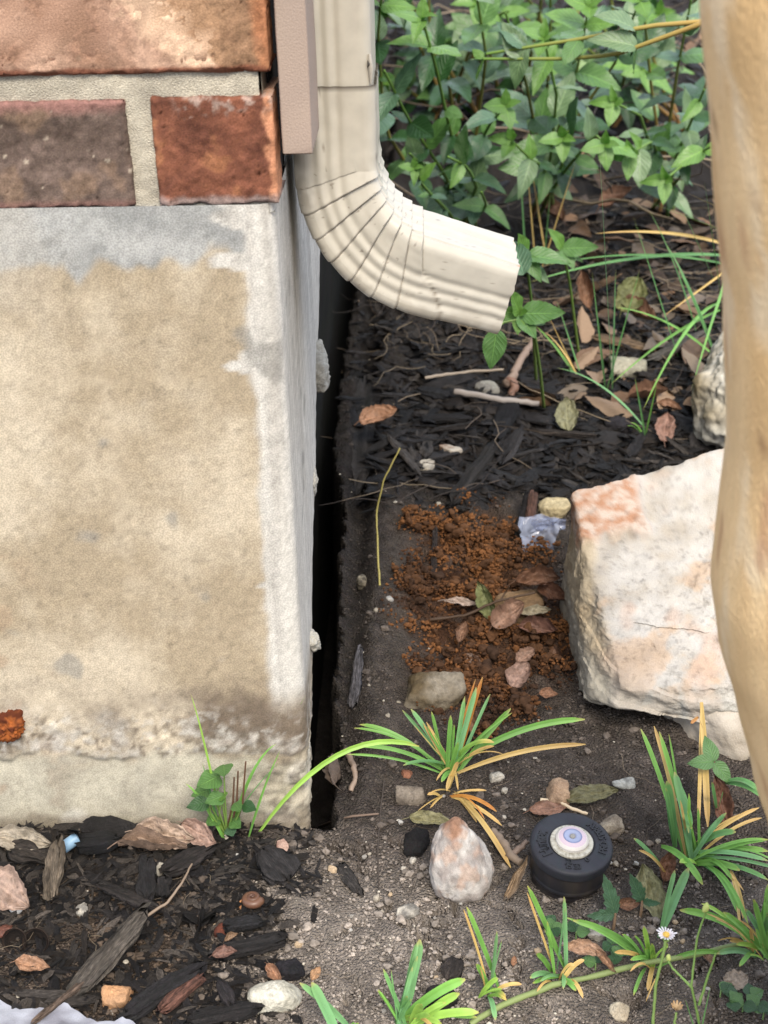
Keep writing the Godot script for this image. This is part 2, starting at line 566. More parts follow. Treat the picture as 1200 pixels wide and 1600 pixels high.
# ---------------------------------------------------------------- dead leaves, chips, twigs
# a fallen leaf centred at a pixel: length in px, heading in degrees in the ground plane, width ratio, curl, tilt, lift (m)
func fallen_leaf(label: String, px: float, py: float, lpx: float, deg: float, wide: float, curl: float, c: Color, lift := 0.004, tilt := Vector2.ZERO, called := "fallen_leaf", cat := "leaf", pointed := 0.8) -> MeshInstance3D:
	var g := on_soil(px, py)
	g = at_height(px, py, g.y + lift)
	var len := lpx * metres_per_pixel(g)
	var dull := c.get_luminance() * 1.18
	c = c.lerp(Color(dull, dull * 0.92, dull * 0.78), 0.32)
	var mb := MB.new()
	var sd := Vector3(px, py, 0) * 0.013
	mb.grid(41, 21, func(a, b):
		var t := float(a) / 40.0
		var w := (float(b) / 20.0 - 0.5) * 2.0
		var prof := pow(sin(PI * clampf(pow(t, 0.85), 0.0, 1.0)), pointed) * (1.0 - 0.35 * sstep(0.8, 1.0, t)) + 0.02
		prof *= 1.0 + 0.26 * noise(sd + Vector3(t * 3.0, signf(w), 0), 1.0) + 0.10 * noise(sd + Vector3(t * 11.0, signf(w) * 3.0, 0), 1.0)
		var vein := 1.0 - absf(2.0 * fposmod((t - absf(w) * 0.18) * 7.0, 1.0) - 1.0)
		var mid := 1.0 - sstep(0.0, 0.08, absf(w))
		var y := curl * (w * w * prof * 0.5 + 0.8 * (t - 0.5) * (t - 0.5)) + 0.09 * noise(sd + Vector3(t * 2.4, w * 1.3, 0), 1.3) - 0.035 * mid
		y += 0.045 * curl * noise(sd + Vector3(t * 6.0, w * 3.0, 5), 1.0) - 0.012 * vein * (1.0 - absf(w) * 0.6)
		var z := w * wide * 0.5 * prof * (1.0 - 0.35 * absf(curl) * absf(w)) + 0.05 * noise(sd + Vector3(t * 1.6, 0, 9), 1.0)
		var k := 0.92 + 0.45 * noise(sd + Vector3(t * 4.0, w * 2.0, 0), 1.0) + 0.25 * mid - 0.14 * (1.0 - vein)
		k -= 0.45 * sstep(0.30, 0.55, noise(sd + Vector3(t * 9.0, w * 5.0, 3), 1.0)) + 0.15 * sstep(0.75, 1.0, absf(w))
		return [Vector3((t - 0.5), y, z) * len, mul(c, maxf(k, 0.3))], true)
	var stalk := [Vector3(-0.5, 0.2 * curl, 0) * len, Vector3(-0.58, 0.1 * curl, 0.02) * len, Vector3(-0.66, 0.0, 0.05) * len]
	mb.tube(stalk, [len * 0.012, len * 0.010, len * 0.008], 5, mul(c, 0.7))
	var o := put(called, mb, mats.dry_leaf, null)
	o.position = g
	o.basis = Basis(Vector3.RIGHT, tilt.x) * Basis(Vector3(0, 0, 1), tilt.y) * Basis(Vector3.UP, deg_to_rad(deg))
	tag(o, label, cat)
	return o

func splinter(sd: int, c: Color, len := 1.0, wid := 0.22, flat := 0.5, rings := 9, sides := 9, groove := 0.2, bend := 0.06) -> MB:
	var mb := MB.new()
	var off := Vector3(sd * 3.7, sd * 1.3, sd * 0.7)
	mb.grid(sides + 1, rings, func(a, b):
		var t := float(b) / (rings - 1)
		var an: float = TAU * (a % sides) / sides
		var dv := Vector3(cos(an), sin(an), 0)
		var body := pow(sin(PI * clampf(t * 0.96 + 0.02, 0, 1)), 0.16) * (1.0 + 0.45 * noise(off + Vector3(0, 0, t * 1.6), 1.0))
		if b == 0 or b == rings - 1: body *= 0.12
		body /= pow(pow(absf(dv.x), 4.0) + pow(absf(dv.y), 4.0), 0.25)
		var r := wid * 0.5 * body * (1.0 + groove * noise(off + dv * 2.4 + Vector3(0, 0, t * 0.6), 1.0) * 2.2 + groove * noise(off + dv * 6.0, 1.0))
		var x := (t - 0.5) * len + noise(off + dv * 3.0 + Vector3(0, 0, 9), 1.0) * 0.30 * len * absf(t - 0.5) * 2.0
		var y := sin(an) * r * flat + noise(off + Vector3(t * 1.5, 4, 0), 1.0) * bend * len
		var z := cos(an) * r + noise(off + Vector3(t * 1.5, 8, 0), 1.0) * bend * len
		var k := 0.95 + 1.1 * noise(off + dv * 5.0 + Vector3(0, 0, t * 0.8), 1.5)
		return [Vector3(x, y, z), mul(c, clampf(k, 0.35, 1.8))])
	return mb

# a large piece of bark or wood from pixel a to pixel b
func chunk(label: String, ax: float, ay: float, bx: float, by: float, wpx: float, c: Color, sd: int, ha := 0.006, hb := 0.006, flat := 0.5, groove := 0.2, called := "bark_chunk", cat := "bark", hi := 26) -> MeshInstance3D:
	var a := on_soil(ax, ay) ; a = at_height(ax, ay, a.y + ha)
	var b := on_soil(bx, by) ; b = at_height(bx, by, b.y + hb)
	var len := a.distance_to(b)
	var wid := wpx * metres_per_pixel((a + b) * 0.5)
	var mb := splinter(sd, c, len, wid, flat, hi, 28, groove, 0.02)
	var o := put(called, mb, mats.bark, null)
	o.transform = Transform3D(facing(b - a, Vector3.UP), (a + b) * 0.5)
	tag(o, label, cat)
	return o

func twig(label: String, pix: Array, r0: float, r1: float, c: Color, called := "twig", cat := "twig", parent: Node3D = null) -> MeshInstance3D:
	var pts := []
	var rad := []
	for k in pix.size():
		var g := on_soil(pix[k][0], pix[k][1])
		pts.append(at_height(pix[k][0], pix[k][1], g.y + pix[k][2]))
	var cur := Curve3D.new()
	for k in pts.size():
		var t: Vector3 = (pts[mini(k + 1, pts.size() - 1)] - pts[maxi(k - 1, 0)]) * 0.2
		cur.add_point(pts[k], -t, t)
	var ring := []
	var n := 5 * pts.size()
	for k in n:
		var f := float(k) / (n - 1)
		ring.append(cur.sample_baked(cur.get_baked_length() * f) + Vector3(noise(Vector3(f * 9.0, pix[0][0], 0), 1.0), noise(Vector3(f * 9.0, 5, pix[0][1]), 1.0), 0) * r0 * 0.5)
		rad.append(lerpf(r0, r1, f) * (1.0 + 0.25 * noise(Vector3(f * 14.0, pix[0][1], 2), 1.0)))
	var mb := MB.new()
	mb.tube(ring, rad, 7, c)
	var o := put(called, mb, mats.stem, parent, pts[0])
	if label: tag(o, label, cat)
	return o

func scatter(called: String, meshes: Array, m: Material, spots: Array) -> void:   # spots: [Transform3D, Color]
	var host := Node3D.new()
	host.name = called
	host.set_meta("kind", "stuff")
	add_child(host)
	for k in meshes.size():
		var mine := []
		for j in range(k, spots.size(), meshes.size()): mine.append(spots[j])
		if mine.is_empty(): continue
		var mm := MultiMesh.new()
		mm.transform_format = MultiMesh.TRANSFORM_3D
		mm.use_colors = true
		mm.mesh = meshes[k]
		mm.instance_count = mine.size()
		for j in mine.size():
			mm.set_instance_transform(j, mine[j][0])
			mm.set_instance_color(j, mine[j][1])
		var mi := MultiMeshInstance3D.new()
		mi.name = numbered("piece", host)
		mi.multimesh = mm
		mi.material_override = m
		mi.set_meta("kind", "stuff")
		host.add_child(mi)


# ---------------------------------------------------------------- the house corner
func build_footing() -> void:
	var o := thing("concrete_footing", "exposed concrete house footing with tan stains below the brick wall", "foundation", Vector3(0, 0, 0))
	# front face, chamfered corner, and the pale side strip with its ragged lower edge
	var plan := []                                   # [x, z, nx, nz]
	var x := -0.62
	while x < -0.012:
		plan.append([x, 0.0, 0.0, 1.0]); x += 0.0022 if x > -0.26 else 0.012
	for k in 9:
		var a := PI / 2 * k / 8.0
		plan.append([-0.0115 + 0.0115 * sin(a), -0.0115 + 0.0115 * cos(a), sin(a), cos(a)])
	var nf := plan.size()
	var ns := 60
	var mb := MB.new()
	var ny := 250
	var y0 := -0.10
	var y1 := 0.4728
	mb.grid(nf + ns, ny, func(a, b):
		var y := lerpf(y0, y1, float(b) / (ny - 1))
		var p: Vector3
		var n: Vector3
		if a < nf:
			p = Vector3(plan[a][0], y, plan[a][1]); n = Vector3(plan[a][2], 0, plan[a][3])
		else:
			var t := float(a - nf + 1) / ns
			# the strip widens upwards: the concrete was cast against earth, its rim is ragged
			var w := 0.002 + 0.30 * pow(clampf((y + 0.005) / 0.31, 0.0, 1.2), 1.45) + noise(Vector3(2, y, 0), 22.0) * 0.016 + noise(Vector3(2, y, 5), 80.0) * 0.006
			p = Vector3(0, y, -0.0115 - maxf(0.002, w) * t); n = Vector3(1, 0, 0)
			if t > 0.97: p.x -= 0.03
		var q := p
		var lip := 0.066 + noise(Vector3(q.x, 0, 0), 18.0) * 0.010 + noise(Vector3(q.x, 3, 0), 70.0) * 0.003
		var side := sstep(-0.010, 0.0, p.x) 
		var d := noise(q, 40.0) * 0.0004 + noise(q, 9.0) * 0.0007
		# a broken band above the lip, and a smoother, slightly recessed base under it
		var under := sstep(lip + 0.002, lip - 0.002, y)
		var band := sstep(lip - 0.002, lip + 0.004, y) * (1.0 - sstep(lip + 0.018, lip + 0.052, y + noise(q, 26.0) * 0.022))
		d -= under * 0.0020 * sstep(-0.2, 0.15, noise(Vector3(q.x, 5, 0), 9.0)) * (1.0 - 0.6 * sstep(0.02, -0.02, y)) * (1.0 - side * 0.7)
		d += band * (0.0003 + rough(q, 55.0) * 0.0009 + rough(q, 130.0) * 0.0012) * (1.0 - side * 0.5)
		# the crumbled corner at the bottom right
		var crumble := sstep(-0.075, -0.025, q.x + noise(q, 30.0) * 0.03) * sstep(0.085, 0.05, y + noise(q, 24.0) * 0.03)
		d += crumble * (rough(q, 40.0) * 0.0028 - 0.0012 + rough(q, 120.0) * 0.0016)
		p += n * d
		# colours: tan lime stain with a tongue-edged top, grey cement wash above it, grey band, pale base
		var n1 := noise(q, 6.0)
		var n2 := noise(q + Vector3(7, 0, 0), 24.0)
		var n3 := noise(q + Vector3(0, 7, 0), 140.0)
		var tan_c := srgb(217, 203, 180).lerp(srgb(185, 169, 144), clampf(0.45 + n1 * 1.7 + n2 * 0.7 + noise(Vector3(q.x * 30.0, q.y * 5.0, 2), 1.0) * 0.35, 0.0, 1.0))
		var grey := srgb(194, 194, 191).lerp(srgb(166, 167, 165), clampf(0.4 + n2 * 1.2 + n1, 0.0, 1.0))
		var top := 0.435 + 0.017 * noise(Vector3(q.x, 11, 0), 16.0) * 2.0 + n2 * 0.008 + sstep(-0.12, -0.22, q.x) * 0.006
		var c := tan_c.lerp(grey, sstep(top - 0.004, top + 0.004, y))
		c = c.lerp(srgb(224, 216, 202), sstep(-0.10, -0.19, q.x) * sstep(0.33, 0.46, y) * 0.5 * sstep(-0.2, 0.3, n1 + n2))
		# the washed grey corner, with tongues running into the tan
		var tongue := -0.022 + 0.020 * sstep(0.15, 0.45, noise(Vector3(0, y, 4), 30.0)) * -1.0 + n2 * 0.006 + (y - 0.2) * 0.012
		var corner := sstep(tongue - 0.003, tongue + 0.003, q.x) * sstep(0.09, 0.13, y)
		var cw := srgb(226, 222, 214).lerp(srgb(204, 199, 191), clampf(0.4 + noise(Vector3(q.x * 30.0, y, q.z * 30.0), 4.0) * 1.6, 0.0, 1.0))
		c = c.lerp(cw, corner)
		c = c.lerp(srgb(150, 148, 142), sstep(0.42, 0.55, noise(q + Vector3(20, 0, 0), 15.0)) * 0.6)
		c = c.lerp(srgb(126, 112, 98), sstep(lip + 0.075, lip + 0.040, y + n2 * 0.03 + n1 * 0.02) * (1.0 - under * 0.8) * clampf(0.75 + n1 * 1.2 + n2 * 0.6, 0.0, 0.95) * (1.0 - corner * 0.5))
		c = c.lerp(srgb(204, 198, 188), band * clampf(0.10 + n2 * 1.4 + rough(q, 60.0) * 0.8, 0.0, 1.0))
		var base_c := srgb(208, 201, 182).lerp(srgb(184, 177, 160), clampf(0.4 + n2 * 1.4, 0.0, 1.0)).lerp(srgb(226, 222, 212), sstep(0.15, 0.35, noise(q + Vector3(0, 30, 0), 13.0)) * 0.7)
		c = c.lerp(base_c, sstep(lip + 0.012, lip - 0.010, y + n2 * 0.02) * (1.0 - crumble * 0.3))
		c = c.lerp(srgb(108, 92, 76), sstep(0.012, 0.001, y + n2 * 0.012) * 0.6)
		c = c.lerp(srgb(108, 98, 88), crumble * sstep(0.1, 0.4, rough(q, 40.0)) * 0.7)
		c = c.lerp(srgb(190, 150, 120), sstep(-0.16, -0.24, q.x) * sstep(0.2, 0.45, n2) * 0.35)
		var speck := sstep(0.34, 0.5, rough(q + Vector3(9, 9, 9), 75.0))
		c = c.lerp(srgb(120, 108, 94), band * sstep(0.05, 0.35, rough(q + Vector3(4, 0, 0), 70.0)) * 0.75)
		c = c.lerp(srgb(222, 217, 208), band * sstep(0.1, 0.35, rough(q + Vector3(0, 4, 0), 80.0)) * 0.5)
		return [p, mul(c, 0.95 + n3 * 0.14 + rough(q, 170.0) * 0.20 - speck * 0.16)])
	put("front_face", mb, mats.concrete, o)
	# the set-back side of the footing, the shade of the gap painted into its colour
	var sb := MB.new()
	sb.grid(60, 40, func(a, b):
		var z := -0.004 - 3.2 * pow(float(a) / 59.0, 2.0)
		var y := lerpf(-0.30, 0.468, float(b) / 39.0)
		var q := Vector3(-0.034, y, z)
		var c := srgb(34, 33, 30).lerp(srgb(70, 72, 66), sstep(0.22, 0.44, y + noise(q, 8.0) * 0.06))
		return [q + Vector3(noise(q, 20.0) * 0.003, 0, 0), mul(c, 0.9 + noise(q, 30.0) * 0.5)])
	put("shade_tinted_side", sb, mats.concrete, o)
	var tb := MB.new()
	tb.grid(2, 40, func(a, b): return [Vector3(-0.034 if a == 0 else 0.0, 0.4668, -0.004 - 3.2 * b / 39.0), srgb(150, 148, 142)])
	put("ledge", tb, mats.concrete, o)
	# lumps of cement squeezed out of the form
	for l in [[497, 585, -0.245, 0.011, 0.019], [503, 560, -0.25, 0.008, 0.016], [493, 1000, -0.075, 0.010, 0.011], [486, 755, -0.165, 0.005, 0.014]]:
		var q := at_z(l[0], l[1], l[2])
		var lb := MB.new()
		stone_mesh(lb, Vector3(-0.002, q.y, q.z), random_planes(l[3], l[4], l[4]), 4, 5.0, 0.003, 90.0, func(p, n): return mul(srgb(186, 182, 172), 0.95 + noise(p, 200.0) * 0.2))
		put("cement_lump", lb, mats.concrete, o)
	var rb := MB.new()
	var rp := at_z(14, 1134, 0.0)
	stone_mesh(rb, rp, random_planes(0.0125, 0.0165, 0.007), 4, 5.0, 0.0035, 110.0, func(p, n): return srgb(146, 84, 46).lerp(srgb(82, 46, 32), clampf(0.5 + noise(p, 130.0) * 1.6 + p.y * 30.0, 0.0, 1.0)))
	var rust := put("tie_end", rb, mats.crumb, o)
	rust.set_meta("label", "rusty orange form tie end sticking out of the concrete")

func brick_mesh(x0: float, x1: float, y0: float, y1: float, depth: float, sd: int, colour: Callable, step := 0.0011) -> MB:
	var mb := MB.new()
	var w := x1 - x0
	var h := y1 - y0
	var nx := int(w / step)
	var ny := int(h / step)
	var nd := int(minf(depth, 0.075) / 0.003)
	var off := Vector3(sd * 2.3, sd * 5.1, 0)
	# one skin: top, front and bottom in rows, left side and right side as end columns
	var cols := []
	for k in range(nd, 0, -1): cols.append([x0, -depth * k / nd, -1.0, 0.0])
	for k in nx + 1: cols.append([x0 + w * k / nx, 0.0, 0.0, 1.0])
	for k in range(1, nd + 1): cols.append([x1, -depth * k / nd, 1.0, 0.0])
	mb.grid(cols.size(), ny + 7, func(a, b):
		var cx: float = cols[a][0]
		var cz: float = cols[a][1]
		var t := clampf(float(b - 3) / ny, 0.0, 1.0)
		var y := y0 + h * t
		var p := Vector3(cx, y, cz)
		# rounded arrises
		var r := 0.0022
		var ex := maxf(0.0, maxf(x0 + r - cx, cx - (x1 - r))) / r
		var ey := maxf(0.0, maxf(y0 + r - y, y - (y1 - r))) / r
		var e := minf(1.2, sqrt(ex * ex + ey * ey)) if cols[a][3] > 0.5 else ey
		var inw := r * 0.8 * (1.0 - sqrt(maxf(0.0, 1.0 - e * e * 0.69)))
		var wear := maxf(0.0, noise(p + off, 60.0)) * 0.004 * e
		var n := Vector3(cols[a][2], 0, cols[a][3])
		var d := noise(p + off, 30.0) * 0.0008 + rough(p + off, 90.0) * 0.0009 - inw - wear
		var pit := sstep(0.40, 0.62, noise(Vector3(p.x * 1.5 + p.y * 0.15, p.y * 0.55, p.z) + off, 230.0) * (0.6 + 0.7 * absf(noise(p + off, 35.0))) + noise(p, 400.0) * 0.12)
		d -= pit * 0.0016
		if b < 3 or b > ny + 3:
			var s := float(3 - b if b < 3 else b - ny - 3) / 3.0
			p -= Vector3(0, 0, 0.05 * s) * cols[a][3] + Vector3(cols[a][2], 0, 0) * 0.05 * s
			d = -inw
		p += n * d
		p.y += noise(p + off, 70.0) * 0.0013 * (1.0 if e > 0.3 else 0.0)
		var c: Color = colour.call(Vector3(cx, y, cz), (cx - x0) / w, t, e)
		return [p, mul(c, (1.0 - 0.55 * pit) * (1.0 + 0.42 * rough(Vector3(cx, y, cz) + off, 130.0) + 0.18 * noise(Vector3(cx, y, cz) + off, 330.0)))])
	return mb

func build_wall() -> void:
	var o := thing("brick_wall", "mottled brown and red brick wall corner with sandy mortar joints", "wall", Vector3(-0.1, 0.468, -0.05))
	var off := Vector3(1, 2, 3)
	# course 1
	var dark := func(p, u, t, e):
		var c := srgb(120, 103, 94).lerp(srgb(92, 78, 70), clampf(0.5 + noise(p, 22.0) * 1.5 + rough(p, 60.0) * 0.5, 0.0, 1.0))
		c = c.lerp(srgb(168, 138, 112), sstep(0.25, 0.5, noise(p + off, 26.0)) * 0.35)
		c = c.lerp(srgb(150, 112, 104), sstep(0.84, 0.97, t + noise(p, 60.0) * 0.05) + sstep(0.10, 0.02, t) * 0.7)
		return c.lerp(srgb(205, 190, 170), sstep(0.5, 0.62, noise(p + off, 95.0)) * 0.7)
	var red := func(p, u, t, e):
		var c := srgb(140, 90, 70).lerp(srgb(110, 70, 56), clampf(0.5 + noise(p, 26.0) * 1.4 + rough(p, 70.0) * 0.5, 0.0, 1.0))
		c = c.lerp(srgb(172, 118, 84), sstep(0.2, 0.42, noise(p + off, 34.0)) * 0.6)
		c = c.lerp(srgb(206, 146, 112), sstep(0.925, 0.955, u + noise(p, 60.0) * 0.07))
		c = c.lerp(srgb(196, 178, 166), sstep(0.80, 0.90, t + noise(p, 80.0) * 0.16) * sstep(0.15, 0.3, u) * 0.55 * sstep(-0.1, 0.25, noise(p, 120.0)))
		return c.lerp(srgb(168, 150, 144), sstep(0.10, 0.03, t + noise(p, 70.0) * 0.05) * 0.8)
	var swirl := func(p, u, t, e):
		var c := srgb(176, 140, 110).lerp(srgb(146, 113, 88), clampf(0.5 + noise(p, 18.0) * 1.4 + rough(p, 55.0) * 0.4, 0.0, 1.0))
		var s: float = p.x + 0.045 + 0.72 * (p.y - 0.560) + noise(p, 20.0) * 0.016
		c = c.lerp(srgb(236, 200, 170), sstep(0.013, 0.007, absf(s)) * 0.95)
		c = c.lerp(srgb(162, 126, 106).lerp(srgb(204, 168, 146), clampf(0.5 + noise(p + off, 24.0) * 1.5, 0.0, 1.0)), sstep(-0.004, -0.014, s) * 0.85)
		c = c.lerp(srgb(226, 196, 168), sstep(0.34, 0.5, noise(p + off, 30.0)) * sstep(0.0, -0.03, s))
		c = c.lerp(srgb(192, 128, 90), sstep(0.955, 0.99, u + noise(p, 60.0) * 0.02) * 0.7)
		return c.lerp(srgb(140, 88, 68), sstep(0.07, 0.03, t + noise(p, 40.0) * 0.05) * 0.9)
	put("brick", brick_mesh(-0.325, -0.0808, 0.4722, 0.5335, 0.07, 1, dark), mats.brick, o).set_meta("label", "dark grey-brown brick")
	put("brick", brick_mesh(-0.0664, 0.0028, 0.4728, 0.5345, 0.030, 2, red), mats.brick, o).set_meta("label", "red-brown half brick with orange edge at the corner")
	put("brick", brick_mesh(-0.2420, 0.0022, 0.5478, 0.6105, 0.030, 3, swirl), mats.brick, o).set_meta("label", "brown brick with pale swirl")
	# the rest of the wall, out of the frame
	var shades := [dark, red, swirl]
	for row in 9:
		var y := 0.4722 + 0.0753 * row
		for k in 3:
			var off_x := -0.0664 if row % 2 == 0 else 0.0022
			var x1 := off_x - 0.0144 - 0.2588 * (k - (0 if row % 2 == 0 else 1))
			if row % 2 == 1 and k == 0: x1 = 0.0022
			if (row == 0 and k == 0) or (row == 1 and k == 0): continue
			put("brick", brick_mesh(x1 - 0.2444, x1, y, y + 0.062, 0.07, 10 + row * 7 + k, shades[(row + k) % 3], 0.012), mats.brick, o)
		if row % 2 == 0 and row > 0:
			put("brick", brick_mesh(-0.0664, 0.0022, y, y + 0.062, 0.24, 90 + row, red, 0.012), mats.brick, o)
	var mb := MB.new()
	mb.grid(170, 190, func(a, b):
		var x := lerpf(-0.66, -0.0045, pow(float(a) / 169.0, 0.5))
		var y := lerpf(0.466, 1.15, pow(float(b) / 189.0, 1.8))
		var q := Vector3(x, y, 0)
		var c := srgb(212, 203, 184).lerp(srgb(184, 176, 160), clampf(0.5 + noise(q, 30.0) * 1.5, 0.0, 1.0))
		c = c.lerp(srgb(196, 194, 188), sstep(0.475, 0.468, y) * 0.8)
		return [Vector3(x, y, -0.0032 + noise(q, 60.0) * 0.0010 + rough(q, 150.0) * 0.0006), c])
	put("mortar", mb, mats.mortar, o)
	var eb := MB.new()
	eb.grid(12, 60, func(a, b): return [Vector3(-0.003, lerpf(0.466, 1.15, b / 59.0), -0.003 - 0.026 * a / 11.0), srgb(170, 162, 146)], true)
	put("mortar_return", eb, mats.mortar, o)
	var gap_dark := StandardMaterial3D.new()
	gap_dark.resource_name = "gap_shade"
	gap_dark.albedo_color = Color(0.16, 0.145, 0.135)  # dark colour painted in for the shade between brick and trim
	gap_dark.roughness = 0.9
	# backing of the wall and the side of the house behind the trim
	for s in [[Vector3(-0.324, 1.55, -1.7), Vector3(0.64, 2.162, 3.2)], [Vector3(-0.324, 1.552, -0.0655), Vector3(0.638, 2.16, 0.067)]]:
		var box := BoxMesh.new()
		box.size = s[1]
		var bm := MeshInstance3D.new()
		bm.name = numbered("backing", o)
		bm.mesh = box
		bm.material_override = gap_dark if s[1].z < 0.1 else mats.mortar
		bm.position = s[0] - o.position + Vector3(0.003, 0, 0)
		o.add_child(bm)

func build_trim() -> void:
	var mb := MB.new()
	var x0 := 0.0066
	var x1 := 0.0238
	var z0 := -0.004
	var z1 := -0.066
	var y0 := 0.5005
	var ring := []
	var r := 0.0012
	for k in [[x1, z0, 0], [x1, z1, 1], [x0, z1, 2], [x0, z0, 3]]:
		for j in 4:
			var a: float = PI / 2 - PI / 2 * (k[2] + j / 3.0)
			var cx: float = k[0] + (-r if k[0] == x1 else r)
			var cz: float = k[1] + (-r if k[1] == z0 else r)
			ring.append(Vector2(cx + r * cos(a), cz + r * sin(a)))
	var n := ring.size()
	var c := srgb(172, 153, 140)
	for b in 40:
		var y := y0 + 0.0008 + pow(b / 39.0, 1.5) * 1.1
		for k in n: mb.add(Vector3(ring[k].x + noise(Vector3(y, k / 4, 0), 12.0) * 0.0005, y, ring[k].y), mul(c, 1.0 + noise(Vector3(ring[k].x, y, 0), 30.0) * 0.1))
	for b in 39:
		for k in n:
			var k2 := (k + 1) % n
			mb.quad(b * n + k, b * n + k2, (b + 1) * n + k2, (b + 1) * n + k)
	var e := mb.v.size()
	for k in n: mb.add(Vector3(lerpf(ring[k].x, 0.0152, 0.05), y0, lerpf(ring[k].y, -0.035, 0.02)), c)
	var mid := mb.add(Vector3(0.0152, y0, -0.035), c)
	for k in n:
		var k2 := (k + 1) % n
		mb.quad(e + k, e + k2, k2, k)
		mb.tri(mid, e + k2, e + k)
	tag(put("trim_board", mb, mats.board, null, Vector3(0.015, y0, -0.035)), "pinkish beige vertical trim board between brick corner and downspout", "trim")

# ---------------------------------------------------------------- downspout
var profile: Array = []      # [w, d, nw, nd] on a unit outline: w in the bend's plane, d front to back, in metres

func make_profile() -> void:
	var hw := 0.0265
	var hd := 0.037
	var r := 0.0075
	var flute := func(w: float) -> float:
		var v := 0.0
		for g in [-0.0140, -0.0058, 0.0026]:
			v += 0.0014 * exp(-pow((w - g) / 0.0027, 2.0))
		return v
	var side_flute := func(d: float) -> float:
		return 0.0016 * (exp(-pow((d - 0.009) / 0.003, 2.0)) + exp(-pow((d + 0.009) / 0.003, 2.0)))
	var n := 46
	for k in n:                                   # front, outer to inner
		var w := lerpf(-hw + r, hw - r, k / (n - 1.0))
		profile.append([w, hd - flute.call(w), 0.0, 1.0])
	for k in range(1, 7):
		var a := PI / 2 * (1.0 - k / 7.0)
		profile.append([hw - r + r * cos(a), hd - r + r * sin(a), cos(a), sin(a)])
	profile.append([hw - 0.0012, hd - r - 0.0002, 1.0, 0.0])   # lapped seam just behind the inner front edge
	profile.append([hw - 0.0012, hd - r - 0.0008, 1.0, 0.0])
	for k in 30:
		var d := lerpf(hd - r - 0.0012, -hd + r, k / 29.0)
		profile.append([hw - side_flute.call(d), d, 1.0, 0.0])
	for k in range(1, 7):
		var a := -PI / 2 * k / 7.0
		profile.append([hw - r + r * cos(a), -hd + r + r * sin(a), cos(a), sin(a)])
	for k in 20:
		var w := lerpf(hw - r, -hw + r, k / 19.0)
		profile.append([w, -hd + flute.call(w), 0.0, -1.0])
	for k in range(1, 7):
		var a := -PI / 2 - PI / 2 * k / 7.0
		profile.append([-hw + r + r * cos(a), -hd + r + r * sin(a), cos(a), sin(a)])
	for k in 24:
		var d := lerpf(-hd + r, hd - r, k / 23.0)
		profile.append([-hw + side_flute.call(d), d, -1.0, 0.0])
	for k in range(1, 7):
		var a := PI - PI / 2 * k / 7.0
		profile.append([-hw + r + r * cos(a), hd - r + r * sin(a), cos(a), sin(a)])

